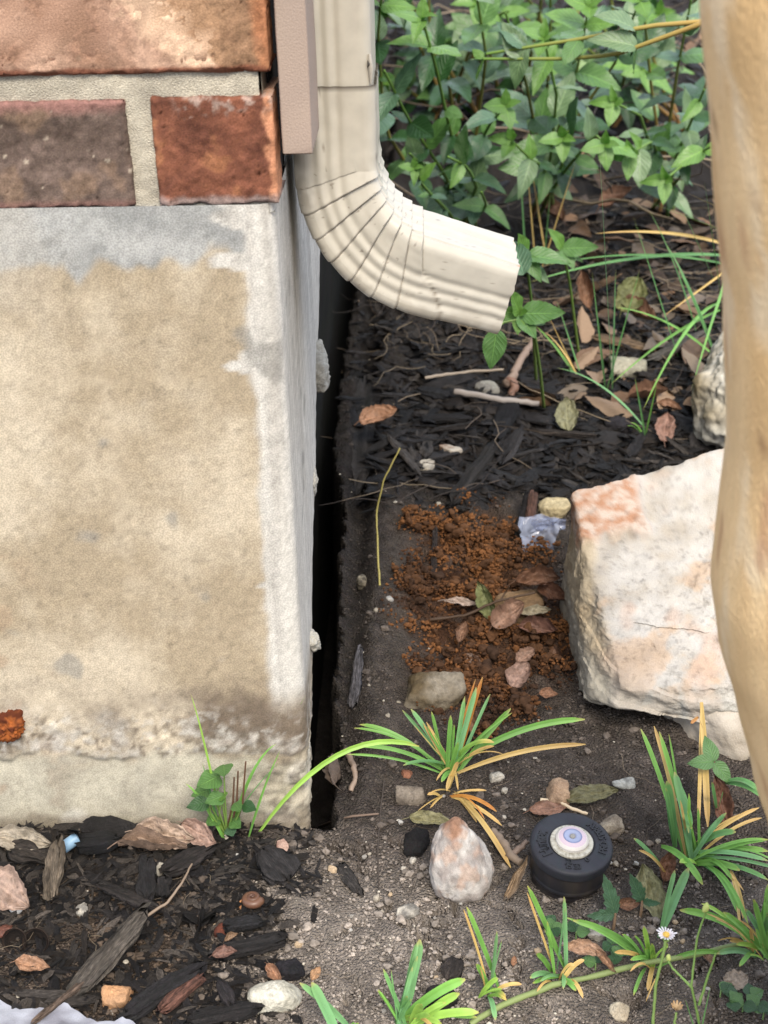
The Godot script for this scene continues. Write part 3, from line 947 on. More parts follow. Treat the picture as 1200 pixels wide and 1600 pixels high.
func build_downspout() -> void:
	make_profile()
	var o := thing("downspout", "cream painted metal downspout whose pleated elbow turns out to the right", "downspout", Vector3(0.0315, 0.48, -0.117))
	var zc := -0.117
	var cream := srgb(200, 193, 178)
	var n := profile.size()
	# path of the elbow: collar, bend, straight mouth
	var rc := 0.0755
	var bend := deg_to_rad(73.0)
	var y_bend := 0.4698
	var frames := []                              # [centre, tangent, inward, angle, mouth]
	for k in 14: frames.append([Vector3(0.0315, lerpf(0.5225, y_bend, k / 14.0), zc), Vector3(0, -1, 0), Vector3(1, 0, 0), -0.03 * (14 - k) - 0.02, 0.0])
	var nb_ := 300
	for k in nb_:
		var a := bend * k / (nb_ - 1.0)
		frames.append([Vector3(0.0315 + rc - rc * cos(a), y_bend - rc * sin(a), zc), Vector3(sin(a), -cos(a), 0), Vector3(cos(a), sin(a), 0), a, 0.0])
	var last: Array = frames[frames.size() - 1]
	for k in range(1, 26):
		var s := 0.0610 * k / 25.0
		frames.append([last[0] + last[1] * s, last[1], last[2], bend + s * 4.0, k / 25.0])
	var mb := MB.new()
	var rows := frames.size()
	var pitch := bend / 7.2
	var total := rows + 6
	for b in total:
		var inner_lip := b >= rows
		var f: Array = frames[b if not inner_lip else rows - 1 - (b - rows) * 2]
		var mouth: float = f[4]
		for k in n + 1:
			var pr: Array = profile[k % n]
			var w: float = pr[0]
			var d: float = pr[1]
			var u := w / 0.0265
			# pleats: lines sweep up towards the inner edge
			var shift := 0.20 * pow((u + 1.0) * 0.5, 1.8) - 0.02
			var ph: float = (f[3] + shift - 0.10) / pitch
			var inside_fold := ph > 0.0 and ph < 7.0
			var saw := ph - floorf(ph)
			var amp := lerpf(0.0010, 0.0030, clampf((u + 1.0) * 0.5, 0.0, 1.0)) if d > -0.02 else 0.0012
			amp *= 0.8 + 0.5 * noise(Vector3(floorf(ph) * 3.0, u, 0), 1.3)
			if pr[2] > 0.8: amp = 0.0017
			var out := 0.0
			if inside_fold:
				out = amp * (saw / 0.88 if saw < 0.88 else 1.0 - sstep(0.88, 0.99, saw)) 
				out -= 0.0006 * exp(-pow((saw - 0.985) / 0.03, 2.0))
			elif ph <= 0.0: out = 0.0005
			# flutes fade on the bend's inner half, the mouth flares a little and is dented
			var grow: float = out + 0.0006 * mouth
			var dd := d * (1.0 - 0.03 * mouth)
			var ww := w * (1.0 - 0.09 * mouth)
			var p: Vector3 = f[0] + f[2] * (ww + pr[2] * grow) + Vector3(0, 0, dd + pr[3] * grow)
			p += f[2] * noise(p, 22.0) * 0.0008 + Vector3(0, 0, noise(p + Vector3(3, 3, 3), 26.0) * 0.0008)
			if mouth > 0.99 or inner_lip: p += f[1] * (noise(Vector3(w, d, 0), 70.0) * 0.0016 - (0.004 if pr[2] > 0.5 and d < 0.02 else 0.0) * 0.0)
			if inner_lip:
				p -= f[2] * pr[2] * 0.0007 + Vector3(0, 0, pr[3] * 0.0007)
			var c := mul(cream, 1.0 + noise(p, 18.0) * 0.05)
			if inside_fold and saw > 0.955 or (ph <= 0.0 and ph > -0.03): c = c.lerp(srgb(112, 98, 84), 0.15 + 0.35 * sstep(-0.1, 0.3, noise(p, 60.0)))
			var scuff := sstep(0.52, 0.58, noise(p + Vector3(8, 1, 0), 150.0))
			c = c.lerp(srgb(120, 104, 88), scuff * 0.55)
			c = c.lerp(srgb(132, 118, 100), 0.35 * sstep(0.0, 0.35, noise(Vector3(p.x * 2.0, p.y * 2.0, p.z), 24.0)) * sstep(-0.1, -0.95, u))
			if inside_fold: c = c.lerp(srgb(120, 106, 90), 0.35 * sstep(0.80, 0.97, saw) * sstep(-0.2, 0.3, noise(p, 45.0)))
			if b == 0: c = srgb(96, 88, 78)
			if mouth > 0.985: c = c.lerp(srgb(196, 148, 108), sstep(0.2, 0.4, noise(p, 90.0)) * 0.8)
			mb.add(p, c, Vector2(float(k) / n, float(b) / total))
	for b in total - 1:
		for k in n:
			var q := b * (n + 1) + k
			mb.quad(q, q + 1, q + n + 2, q + n + 1)
	put("elbow", mb, mats.paint, o)
	# the straight pipe that slips into the elbow's collar
	var pb := MB.new()
	for b in 30:
		var y := lerpf(0.500, 1.30, b / 29.0)
		for k in n + 1:
			var pr: Array = profile[k % n]
			var p := Vector3(0.0315 + pr[0] * 0.955, y, zc + pr[1] * 0.962)
			p.x += noise(p, 8.0) * 0.0004
			pb.add(p, mul(cream, 0.98 + noise(p, 14.0) * 0.05), Vector2(float(k) / n, b / 29.0))
	for b in 29:
		for k in n:
			var q := b * (n + 1) + k
			pb.quad(q, q + n + 1, q + n + 2, q + 1)
	put("pipe", pb, mats.paint, o)
	# riveted tab and a dark gap at the seam on the right edge
	var sp := at_z(578, 100, -0.083)
	var sb := MB.new()
	sb.tube([sp + Vector3(-0.0015, 0, 0.0005), sp + Vector3(0.0012, 0, 0.0005)], [0.0022, 0.0018], 12, srgb(70, 66, 60))
	put("screw", sb, mats.plastic, o)
	var tb := MB.new()
	tb.tube([sp + Vector3(0, 0.006, 0.0003), sp + Vector3(0.0006, -0.002, 0.0012), sp + Vector3(0.0002, -0.012, 0.0006)], [0.0009, 0.0018, 0.0007], 8, srgb(186, 180, 168))
	put("strap_end", tb, mats.paint, o)

func build_trunk() -> void:
	var o := thing("tree_trunk", "smooth tan tree trunk with peeled bark close in front on the right", "tree", Vector3(0.31, 0, 0.26))
	var keys := [[1.6, 0.182, 0.050], [0.90, 0.187, 0.052], [0.62, 0.188, 0.055], [0.563, 0.198, 0.055], [0.50, 0.209, 0.055], [0.44, 0.2155, 0.055], [0.40, 0.2150, 0.057], [0.371, 0.2150, 0.059], [0.343, 0.2205, 0.060], [0.307, 0.232, 0.062], [0.269, 0.243, 0.066], [0.23, 0.256, 0.070], [0.12, 0.285, 0.078], [0.03, 0.292, 0.090], [-0.05, 0.285, 0.098]]
	var mb := MB.new()
	var at := func(y: float) -> Vector2:
		for k in keys.size() - 1:
			if y <= keys[k][0] and y >= keys[k + 1][0]:
				var t: float = (keys[k][0] - y) / (keys[k][0] - keys[k + 1][0])
				t = lerpf(t, t * t * (3.0 - 2.0 * t), 0.35)
				return Vector2(lerpf(keys[k][1], keys[k + 1][1], t), lerpf(keys[k][2], keys[k + 1][2], t))
		return Vector2(keys[0][1], keys[0][2])
	mb.grid(73, 220, func(a, b):
		var y := lerpf(-0.05, 1.6, pow(b / 219.0, 1.25))
		var e: Vector2 = at.call(y)
		var an: float = TAU * (a % 72) / 72.0
		var dv := Vector3(cos(an), 0, sin(an))
		var r := e.y * (1.0 + 0.05 * cos(an * 2.0 + y * 6.0 + 1.0) - 0.05 * cos(PI * 2.0 + y * 6.0 + 1.0))
		var q := Vector3(e.x + e.y, y, 0.26) + dv * r
		var s := Vector3(q.x * 3.2, q.y, q.z * 3.2)
		r += noise(s, 6.0) * 0.0010
		var c := srgb(240, 206, 156).lerp(srgb(222, 184, 132), clampf(0.5 + noise(s, 7.0) * 1.8, 0.0, 1.0))
		c = c.lerp(srgb(244, 220, 182), sstep(0.1, 0.4, noise(s + Vector3(5, 0, 0), 11.0)) * 0.8)
		c = c.lerp(srgb(176, 120, 88), sstep(0.3, 0.5, noise(s + Vector3(0, 9, 0), 14.0)) * 0.55)
		c = c.lerp(srgb(150, 112, 80), sstep(0.52, 0.62, noise(q + Vector3(0, 19, 0), 30.0)) * 0.7)
		return [Vector3(e.x + e.y, y, 0.26) + dv * r, c], true)
	put("trunk", mb, mats.trunk, o)

# ---------------------------------------------------------------- sprinkler
func build_sprinkler() -> void:
	var g := on_soil(884, 1372)
	var o := thing("sprinkler_head", "black plastic pop-up sprinkler head with white and lilac centre nozzle", "sprinkler", g)
	var axis := Vector3(0.06, 1.0, 0.09).normalized()
	var bs := Basis(Vector3.UP.cross(axis).normalized(), Vector3.UP.angle_to(axis)) * Basis(Vector3.UP, 0.10)
	var lathe := func(called: String, prof: Array, m: Material, col: Callable, ridges := 0, depth := 0.0) -> void:
		var mb := MB.new()
		var seg := 96
		mb.grid(seg + 1, prof.size(), func(a, b):
			var an: float = TAU * (a % seg) / seg
			var r: float = prof[b][0]
			if ridges and b > 0 and b < prof.size() - 1: r += depth * (0.5 + 0.5 * cos(an * ridges)) if prof[b].size() > 2 else 0.0
			var p := Vector3(cos(an) * r, prof[b][1], sin(an) * r)
			return [p, col.call(p, b)], true)
		var mi := MeshInstance3D.new()
		var host: Node3D = o.get_node("nozzle") if called in ["deflector", "screw"] else o
		mi.name = numbered(called, host)
		mi.mesh = mb.mesh()
		mi.material_override = m
		mi.basis = bs if host == o else Basis()
		host.add_child(mi)
	var top := 0.0375
	var black := func(p, b): return mul(srgb(47, 48, 54), 1.0 + noise(p + Vector3(4, 4, 4), 60.0) * 0.25)
	var dusty := func(p, b): return srgb(38, 38, 42).lerp(srgb(84, 74, 66), clampf(0.18 + noise(p, 40.0) * 0.8 + sstep(0.01, -0.01, p.y) * 0.5, 0.0, 0.8))
	lathe.call("body", [[0.0245, -0.03], [0.0245, 0.010], [0.0268, 0.0105], [0.0272, 0.0125], [0.0268, 0.0142], [0.0262, 0.0150], [0.0262, 0.0290]], mats.plastic, dusty)
	lathe.call("cap", [[0.0258, 0.0285], [0.0283, 0.0286], [0.0289, 0.0296], [0.0290, 0.0345], [0.0285, 0.0362], [0.0274, top - 0.0006], [0.0262, top - 0.0003], [0.0250, top], [0.0168, top], [0.0160, top - 0.0012], [0.0146, top - 0.0014], [0.0, top - 0.0014]], mats.cap, black)
	lathe.call("ring", [[0.0150, top - 0.001], [0.0150, top + 0.0006], [0.0142, top + 0.0009], [0.0112, top + 0.0009], [0.0100, top + 0.0002]], mats.plastic, func(p, b): return srgb(196, 192, 178).lerp(srgb(120, 112, 96), clampf(0.2 + noise(p, 420.0) * 1.2, 0.0, 0.8)))
	lathe.call("nozzle", [[0.0112, top], [0.0112, top + 0.0028, 1], [0.0114, top + 0.0033], [0.0102, top + 0.0046], [0.0098, top + 0.0049], [0.0094, top + 0.0047], [0.0090, top + 0.0052], [0.0066, top + 0.0058]], mats.plastic, func(p, b): return srgb(214, 208, 200) if b < 5 else srgb(206, 186, 196), 40, 0.0005)
	lathe.call("deflector", [[0.0066, top + 0.0055], [0.0065, top + 0.0061], [0.0058, top + 0.0063], [0.0056, top + 0.0058], [0.0030, top + 0.0060], [0.0026, top + 0.0052], [0.0, top + 0.0052]], mats.plastic, func(p, b): return srgb(128, 138, 172) if b < 3 else srgb(156, 164, 192))
	lathe.call("screw", [[0.0020, top + 0.0050], [0.0019, top + 0.0060], [0.0012, top + 0.0064], [0.0, top + 0.0062]], mats.plastic, func(p, b): return srgb(150, 146, 140))
	# raised lettering on the cap
	var cap := o.get_node("cap")
	var font := SystemFont.new()
	font.font_names = PackedStringArray(["Droid Sans"])
	font.font_weight = 700
	var ink := StandardMaterial3D.new()
	ink.resource_name = "raised_letters"
	ink.albedo_color = Color(0.10, 0.10, 0.115)
	ink.roughness = 0.6
	var letters := func(text: String, centre: float, step: float, rad: float, size: float, outward: bool, wide: Dictionary) -> void:
		var total := 0.0
		for ch in text: total += step * wide.get(ch, 1.0)
		var run := -total * 0.5
		for ch in text:
			var w: float = step * wide.get(ch, 1.0)
			var a := centre + (run + w * 0.5) * (1.0 if outward else -1.0)
			run += w
			var tm := TextMesh.new()
			tm.text = ch
			tm.font = font
			tm.font_size = 64
			tm.pixel_size = size / 64.0
			tm.depth = 0.0009
			var mi := MeshInstance3D.new()
			mi.name = numbered("letter", cap)
			mi.mesh = tm
			mi.material_override = ink
			var rd := Vector3(cos(a), 0, sin(a))
			var up := rd if outward else -rd
			var b := Basis(up.cross(Vector3.UP), up, Vector3.UP)
			mi.transform = Transform3D(b, rd * rad + Vector3(0, top + 0.0003, 0))
			cap.add_child(mi)
	letters.call("Hunter.", PI + 0.02, 0.175, 0.0214, 0.0108, true, {"H": 1.25, "t": 0.75, "r": 0.8, ".": 0.45})
	letters.call("PRO-SPRAY", -0.12, 0.158, 0.0222, 0.0074, false, {"-": 0.7})
	letters.call("15", PI / 2 + 0.30, 0.10, 0.0226, 0.0040, false, {})
	letters.call("30", PI / 2 + 0.02, 0.10, 0.0226, 0.0040, false, {})
	letters.call("70", PI / 2 + 0.30, 0.10, 0.0192, 0.0036, false, {})
	letters.call("o", PI / 2 - 0.42, 0.1, 0.0178, 0.0050, false, {})


# ---------------------------------------------------------------- big stones
func build_rocks() -> void:
	# the pale limestone boulder beside the hollow
	var c0 := Vector3(0.350, 0.055, -0.205)
	var pl := []
	var add := func(n: Vector3, at: Vector3) -> void:
		var u := n.normalized()
		pl.append([u, maxf(0.004, u.dot(at - c0))])
	var tl := at_z(882, 768, -0.298)
	add.call(Vector3(-0.10, 1.0, 0.40), at_z(960, 900, -0.215))            # broad top
	add.call(Vector3(-1.0, 0.03, 0.02), at_z(898, 900, -0.25))             # left face
	add.call(Vector3(-0.80, 0.50, 0.30), at_z(893, 850, -0.262))             # left bevel
	add.call(Vector3(-0.30, 0.15, -1.0), tl)                               # back
	add.call(Vector3(-0.10, 0.25, 1.0), at_z(1000, 1150, -0.100))          # front
	add.call(Vector3(-0.62, -0.10, 0.75), at_z(884, 1068, -0.135))         # front left corner
	add.call(Vector3(-0.16, -1.0, 0.55), at_z(985, 1108, -0.115))           # undercut
	add.call(Vector3(0, -1.0, 0), Vector3(0.35, -0.03, -0.2))
	add.call(Vector3(1.0, 0.1, 0.1), Vector3(0.52, 0, -0.2))
	var mb := MB.new()
	stone_mesh(mb, c0, pl, 7, 60.0, 0.0055, 11.0, func(p, n):
		var q: Vector3 = p
		var n1 := noise(q, 7.0)
		var n2 := noise(q + Vector3(3, 0, 0), 22.0)
		var n3 := rough(q, 60.0)
		var c := srgb(222, 216, 208).lerp(srgb(196, 186, 172), clampf(0.35 + n2 * 1.2 + n3 * 0.4, 0.0, 1.0))
		c = c.lerp(srgb(220, 186, 154), sstep(0.05, 0.34, n1 + n2 * 0.6 + n3 * 0.2) * 0.55)
		c = c.lerp(srgb(222, 190, 168), sstep(0.2, 0.45, noise(q + Vector3(0, 8, 0), 13.0)) * 0.6)
		c = c.lerp(srgb(218, 198, 164), sstep(-0.108, -0.124, q.x + n2 * 0.012) * 0.8)
		var chip := sstep(-0.058, -0.074, q.x - q.z * 0.10 + n2 * 0.008) * sstep(-0.040, -0.052, q.z + n2 * 0.012 - n3 * 0.006)
		c = c.lerp(srgb(214, 164, 132).lerp(srgb(226, 206, 190), clampf(0.5 + n3 * 1.6, 0.0, 1.0)), chip * sstep(0.02, 0.035, q.y))
		c = c.lerp(srgb(206, 204, 194), sstep(0.0, -0.02, q.y + 0.004) * 0.6)
		var crack := absf(noise(q + Vector3(0, 20, 0), 9.0))
		c = c.lerp(srgb(120, 112, 102), (1.0 - sstep(0.0, 0.010, crack)) * 0.2 * sstep(0.0, 0.2, noise(q + Vector3(31, 0, 0), 8.0)))
		var grain := sstep(0.2, 0.5, noise(q, 120.0)) * 0.14 + sstep(0.3, 0.5, rough(q, 90.0)) * 0.2
		return mul(c, 0.84 + n3 * 0.16 - grain), Vector3.ZERO, Vector3(0.17, 0.05, 0.15))
	# the flaked corner stands a few millimetres proud of the rest of the top
	for k in mb.v.size():
		var q := mb.v[k] - c0
		var n2 := noise(q + Vector3(3, 0, 0), 22.0)
		var chip := sstep(-0.058, -0.066, q.x - q.z * 0.10 + n2 * 0.008) * sstep(-0.040, -0.046, q.z + n2 * 0.012)
		if q.y > 0.0: mb.v[k] += Vector3(-0.05, 1, 0.3).normalized() * (chip * 0.0055)
		var layer := sstep(0.25, 0.75, fposmod((q.y * 1.0 + q.x * 0.16 + noise(q, 8.0) * 0.012) / 0.021, 1.0)) - 0.5
		if q.y < 0.012 and q.z > 0.0: mb.v[k] += Vector3(-0.2, 0, 1).normalized() * layer * 0.004
	tag(put("limestone_boulder", mb, mats.stone, null, Vector3(0.35, 0, -0.2)), "large pale limestone boulder with peach stains lying right of the rusty hollow", "boulder")
	# the tilted lower layer of stone it rests on
	var lb := MB.new()
	var c1 := Vector3(0.375, 0.005, -0.135)
	stone_mesh(lb, c1, [[Vector3(0, 1, 0.2).normalized(), 0.030], [Vector3(-0.75, 0.1, 0.65).normalized(), 0.071], [Vector3(-0.2, 0.35, 1).normalized(), 0.058], [Vector3(-1, 0, 0), 0.115], [Vector3(1, 0, 0), 0.14], [Vector3(0, 0, -1), 0.1], [Vector3(0, -1, 0), 0.05]], 5, 16.0, 0.006, 14.0, func(p, n):
		return mul(srgb(206, 196, 182).lerp(srgb(170, 158, 142), clampf(0.4 + noise(p, 20.0) * 1.4 + rough(p, 60.0) * 0.5, 0.0, 1.0)), 1.0))
	tag(put("limestone_slab", lb, mats.stone, null, Vector3(0.375, 0, -0.13)), "dirty limestone slab wedged under the front of the large boulder", "stone")
	var s := stone("white and tan rock half hidden behind the trunk, beyond the large boulder", 1172, 615, 180, 215, srgb(224, 222, 214), srgb(176, 160, 128), 5, 12.0, "limestone_rock", "rock")
	s.position.y += 0.02

func build_stones() -> void:
	# the upright pear-shaped stone
	var g := on_soil(713, 1385)
	var mb := MB.new()
	var d := ico_dirs(5)
	for dir in d[0]:
		var p: Vector3 = dir
		var t: float = (p.y + 1.0) * 0.5
		var r := lerpf(1.0, 0.60, sstep(0.25, 1.0, t))
		var q := Vector3(p.x * 0.0235 * r, (p.y * 0.5 + 0.5) * 0.062 - 0.012, p.z * 0.022 * r)
		q += dir * (noise(q, 40.0) * 0.0020 + rough(q, 150.0) * 0.0004) + Vector3(t * t * 0.003 + 0.003 * sin(t * 5.0), 0, -t * 0.012) + dir * 0.0035 * absf(noise(dir, 0.9))
		var n1 := noise(q, 55.0)
		var c := srgb(206, 200, 194).lerp(srgb(168, 158, 152), clampf(0.4 + n1 * 1.3, 0.0, 1.0))
		c = c.lerp(srgb(200, 164, 140), sstep(0.12, 0.4, noise(q + Vector3(7, 0, 0), 50.0)) * 0.5)
		c = c.lerp(srgb(158, 112, 82), sstep(0.86, 0.97, t + n1 * 0.1) * 0.8)
		c = c.lerp(srgb(120, 106, 94), sstep(0.40, 0.15, t + n1 * 0.2) * sstep(-0.1, 0.3, rough(q, 130.0)) * 0.8)
		mb.add(g + q, mul(c, 0.94 + rough(q, 140.0) * 0.35))
	for t in d[1]: mb.tri(t[0], t[2], t[1])
	tag(put("upright_stone", mb, mats.stone, null, g), "pear-shaped whitish stone standing upright left of the sprinkler head", "stone")
	var W := srgb(214, 206, 192)
	var Wd := srgb(170, 160, 144)
	var T := srgb(204, 160, 120)
	var Gr := srgb(134, 130, 124)
	stone("grey-white stone half buried below the rusty hollow, above the grass tuft", 682, 1070, 112, 62, srgb(176, 166, 150), srgb(108, 94, 72), 5)
	stone("angular grey-beige stone in the mulch under the tall grass", 983, 570, 62, 42, srgb(178, 174, 156), srgb(140, 136, 122), 4)
	stone("small white stone on black mulch near the leaning thin stalk", 664, 729, 34, 28, W, Wd, 4)
	stone("brown and white pebble right above the small white mulch stone", 705, 703, 36, 28, srgb(150, 120, 100), W, 4)
	stone("round grey pebble on mulch below the hanging green leaf", 762, 604, 40, 28, Gr, srgb(160, 158, 150), 4)
	stone("grey-brown stone left of the grass tuft's base", 640, 1240, 52, 32, srgb(150, 138, 124), srgb(112, 102, 92), 4)
	stone("tan oval stone above the sprinkler, beside the olive leaf", 871, 1229, 34, 50, srgb(196, 166, 138), srgb(168, 140, 116), 4)
	stone("flat speckled grey chip of stone above right of the olive leaf", 975, 1222, 42, 16, srgb(190, 190, 184), srgb(110, 110, 108), 4)
	stone("beige angular stone touching the sprinkler's right rim", 956, 1286, 36, 36, srgb(180, 168, 150), srgb(140, 128, 114), 4)
	stone("small white stone on the soil right of the tuft's base", 776, 1211, 24, 18, W, Gr, 4)
	stone("reddish pebble beside the roots of the grass tuft", 636, 1208, 18, 16, srgb(166, 116, 92), srgb(140, 96, 76), 3)
	stone("orange-tan stone in the mulch at the bottom left", 182, 1552, 54, 36, srgb(210, 160, 118), srgb(190, 150, 116), 4)
	stone("chunky white limestone piece in the mulch at the bottom", 422, 1550, 98, 52, srgb(214, 210, 196), srgb(176, 172, 156), 5, 7.0)
	stone("pale cream stone tucked behind the plastic scrap and boulder", 864, 792, 52, 34, srgb(214, 198, 160), srgb(190, 174, 138), 4)
	stone("white pitted stone on bare soil below the upright stone", 638, 1420, 38, 26, W, Gr, 4)
	stone("oval beige pebble at the bottom right on bare soil", 967, 1577, 34, 30, srgb(206, 194, 172), srgb(176, 162, 140), 4)
	stone("white stone under the toothed seedling right of the sprinkler", 931, 1452, 32, 24, W, Gr, 4)
	stone("large tan stone lying in the hollow under the dead leaves", 808, 945, 84, 52, srgb(150, 124, 96), srgb(110, 90, 70), 5)
	stone("small dark-spotted rock at the edge of the gap beside the hollow", 566, 905, 20, 24, srgb(170, 160, 140), srgb(90, 84, 76), 3)
	stone("whitish stone in the black mulch on the left below the wall", 130, 1417, 20, 22, W, Gr, 3)
	stone("grey-white stone wedged among chips left of the leaning stake", 253, 1355, 26, 24, srgb(190, 184, 172), srgb(120, 114, 106), 3)
	stone("dark charcoal lump in the mulch at the bottom", 452, 1510, 48, 34, srgb(50, 48, 52), srgb(38, 38, 40), 4, 10.0, "charcoal_lump", "charcoal")
	stone("black charcoal lump left of the upright stone", 650, 1308, 42, 42, srgb(42, 40, 40), srgb(32, 31, 32), 4, 10.0, "charcoal_lump", "charcoal")
	stone("dark rounded lump among mulch under the forked twig", 832, 597, 44, 26, srgb(50, 48, 50), srgb(60, 58, 58), 4, 9.0, "charcoal_lump", "charcoal")
	stone("half buried dark lump at the lower centre by the grass", 690, 1552, 62, 34, srgb(58, 54, 54), srgb(44, 42, 42), 4, 9.0, "charcoal_lump", "charcoal")
	stone("dark grey lump among mulch left of the boulder rock", 966, 662, 46, 34, srgb(56, 54, 58), srgb(44, 42, 44), 4, 9.0, "charcoal_lump", "charcoal")
	# pebbles that nothing tells apart
	var pm := []
	for k in 5:
		var b := MB.new()
		stone_mesh(b, Vector3.ZERO, random_planes(0.5, 0.32, 0.42), 3, 8.0, 0.05, 1.5, func(p, n): return mul(Color.WHITE, 0.85 + noise(p, 4.0) * 0.4))
		pm.append(b.mesh())
	var n := 0
	var tones := [[206, 198, 184], [186, 176, 160], [200, 176, 146], [164, 158, 150], [196, 192, 186]]
	var pmats := []
	for t in tones:
		var m: StandardMaterial3D = mats.stone.duplicate()
		m.resource_name = "pebble_tone"
		m.albedo_color = Color(t[0] / 255.0, t[1] / 255.0, t[2] / 255.0)
		pmats.append(m)
	while n < 110:
		var px := rng.randf_range(20, 1190)
		var py := rng.randf_range(520, 1595)
		if py < 1300 and px < 560: continue
		if px > 860 and py < 1250 and py > 640: continue
		if py < 1150 and rng.randf() < 0.55: continue
		var p := on_soil(px, py)
		if p.y < -0.02: continue
		var w := rng.randf_range(3.5, 11.0) * (1.0 if rng.randf() < 0.85 else 1.6) * metres_per_pixel(p)
		var o := inst("pebble", pm[n % 5], pmats[rng.randi() % 5], null, Transform3D(Basis.from_euler(Vector3(rng.randf() * 0.5, rng.randf() * TAU, rng.randf() * 0.5)).scaled(Vector3.ONE * w), p + Vector3(0, w * 0.12, 0)))
		tag(o, "tiny pale pebble scattered on the soil and mulch", "pebble", "tiny pebbles strewn over the soil")
		n += 1

# ---------------------------------------------------------------- mulch, crumbs and litter
func in_view_spot(x0: float, x1: float, y0: float, y1: float) -> Vector3:
	return on_soil(rng.randf_range(x0, x1), rng.randf_range(y0, y1))

func lying(p: Vector3, len: float, tilt := 0.35) -> Transform3D:
	var yaw := rng.randf() * TAU
	var d := Vector3(cos(yaw), rng.randf_range(-tilt, tilt), sin(yaw))
	var n := Vector3(rng.randf_range(-0.5, 0.5), 1, rng.randf_range(-0.5, 0.5))
	return Transform3D(facing(d, n).scaled_local(Vector3.ONE * len), p + Vector3(0, len * 0.10 * rng.randf_range(0.2, 1.4), 0))

func front_mulch(px: float, py: float) -> bool:    # the mulch bed at the foot of the wall
	var edge := 470.0 - (py - 1290.0) * 0.12 + noise(Vector3(px, py, 0), 0.012) * 110.0
	return py > 1290 and px < edge

func back_mulch(px: float, py: float) -> bool:
	var lim := 770.0 + noise(Vector3(px, 3, 0), 0.015) * 60.0 + maxf(0.0, (px - 700.0)) * 0.10
	return py < lim and px > 545 and py > 480

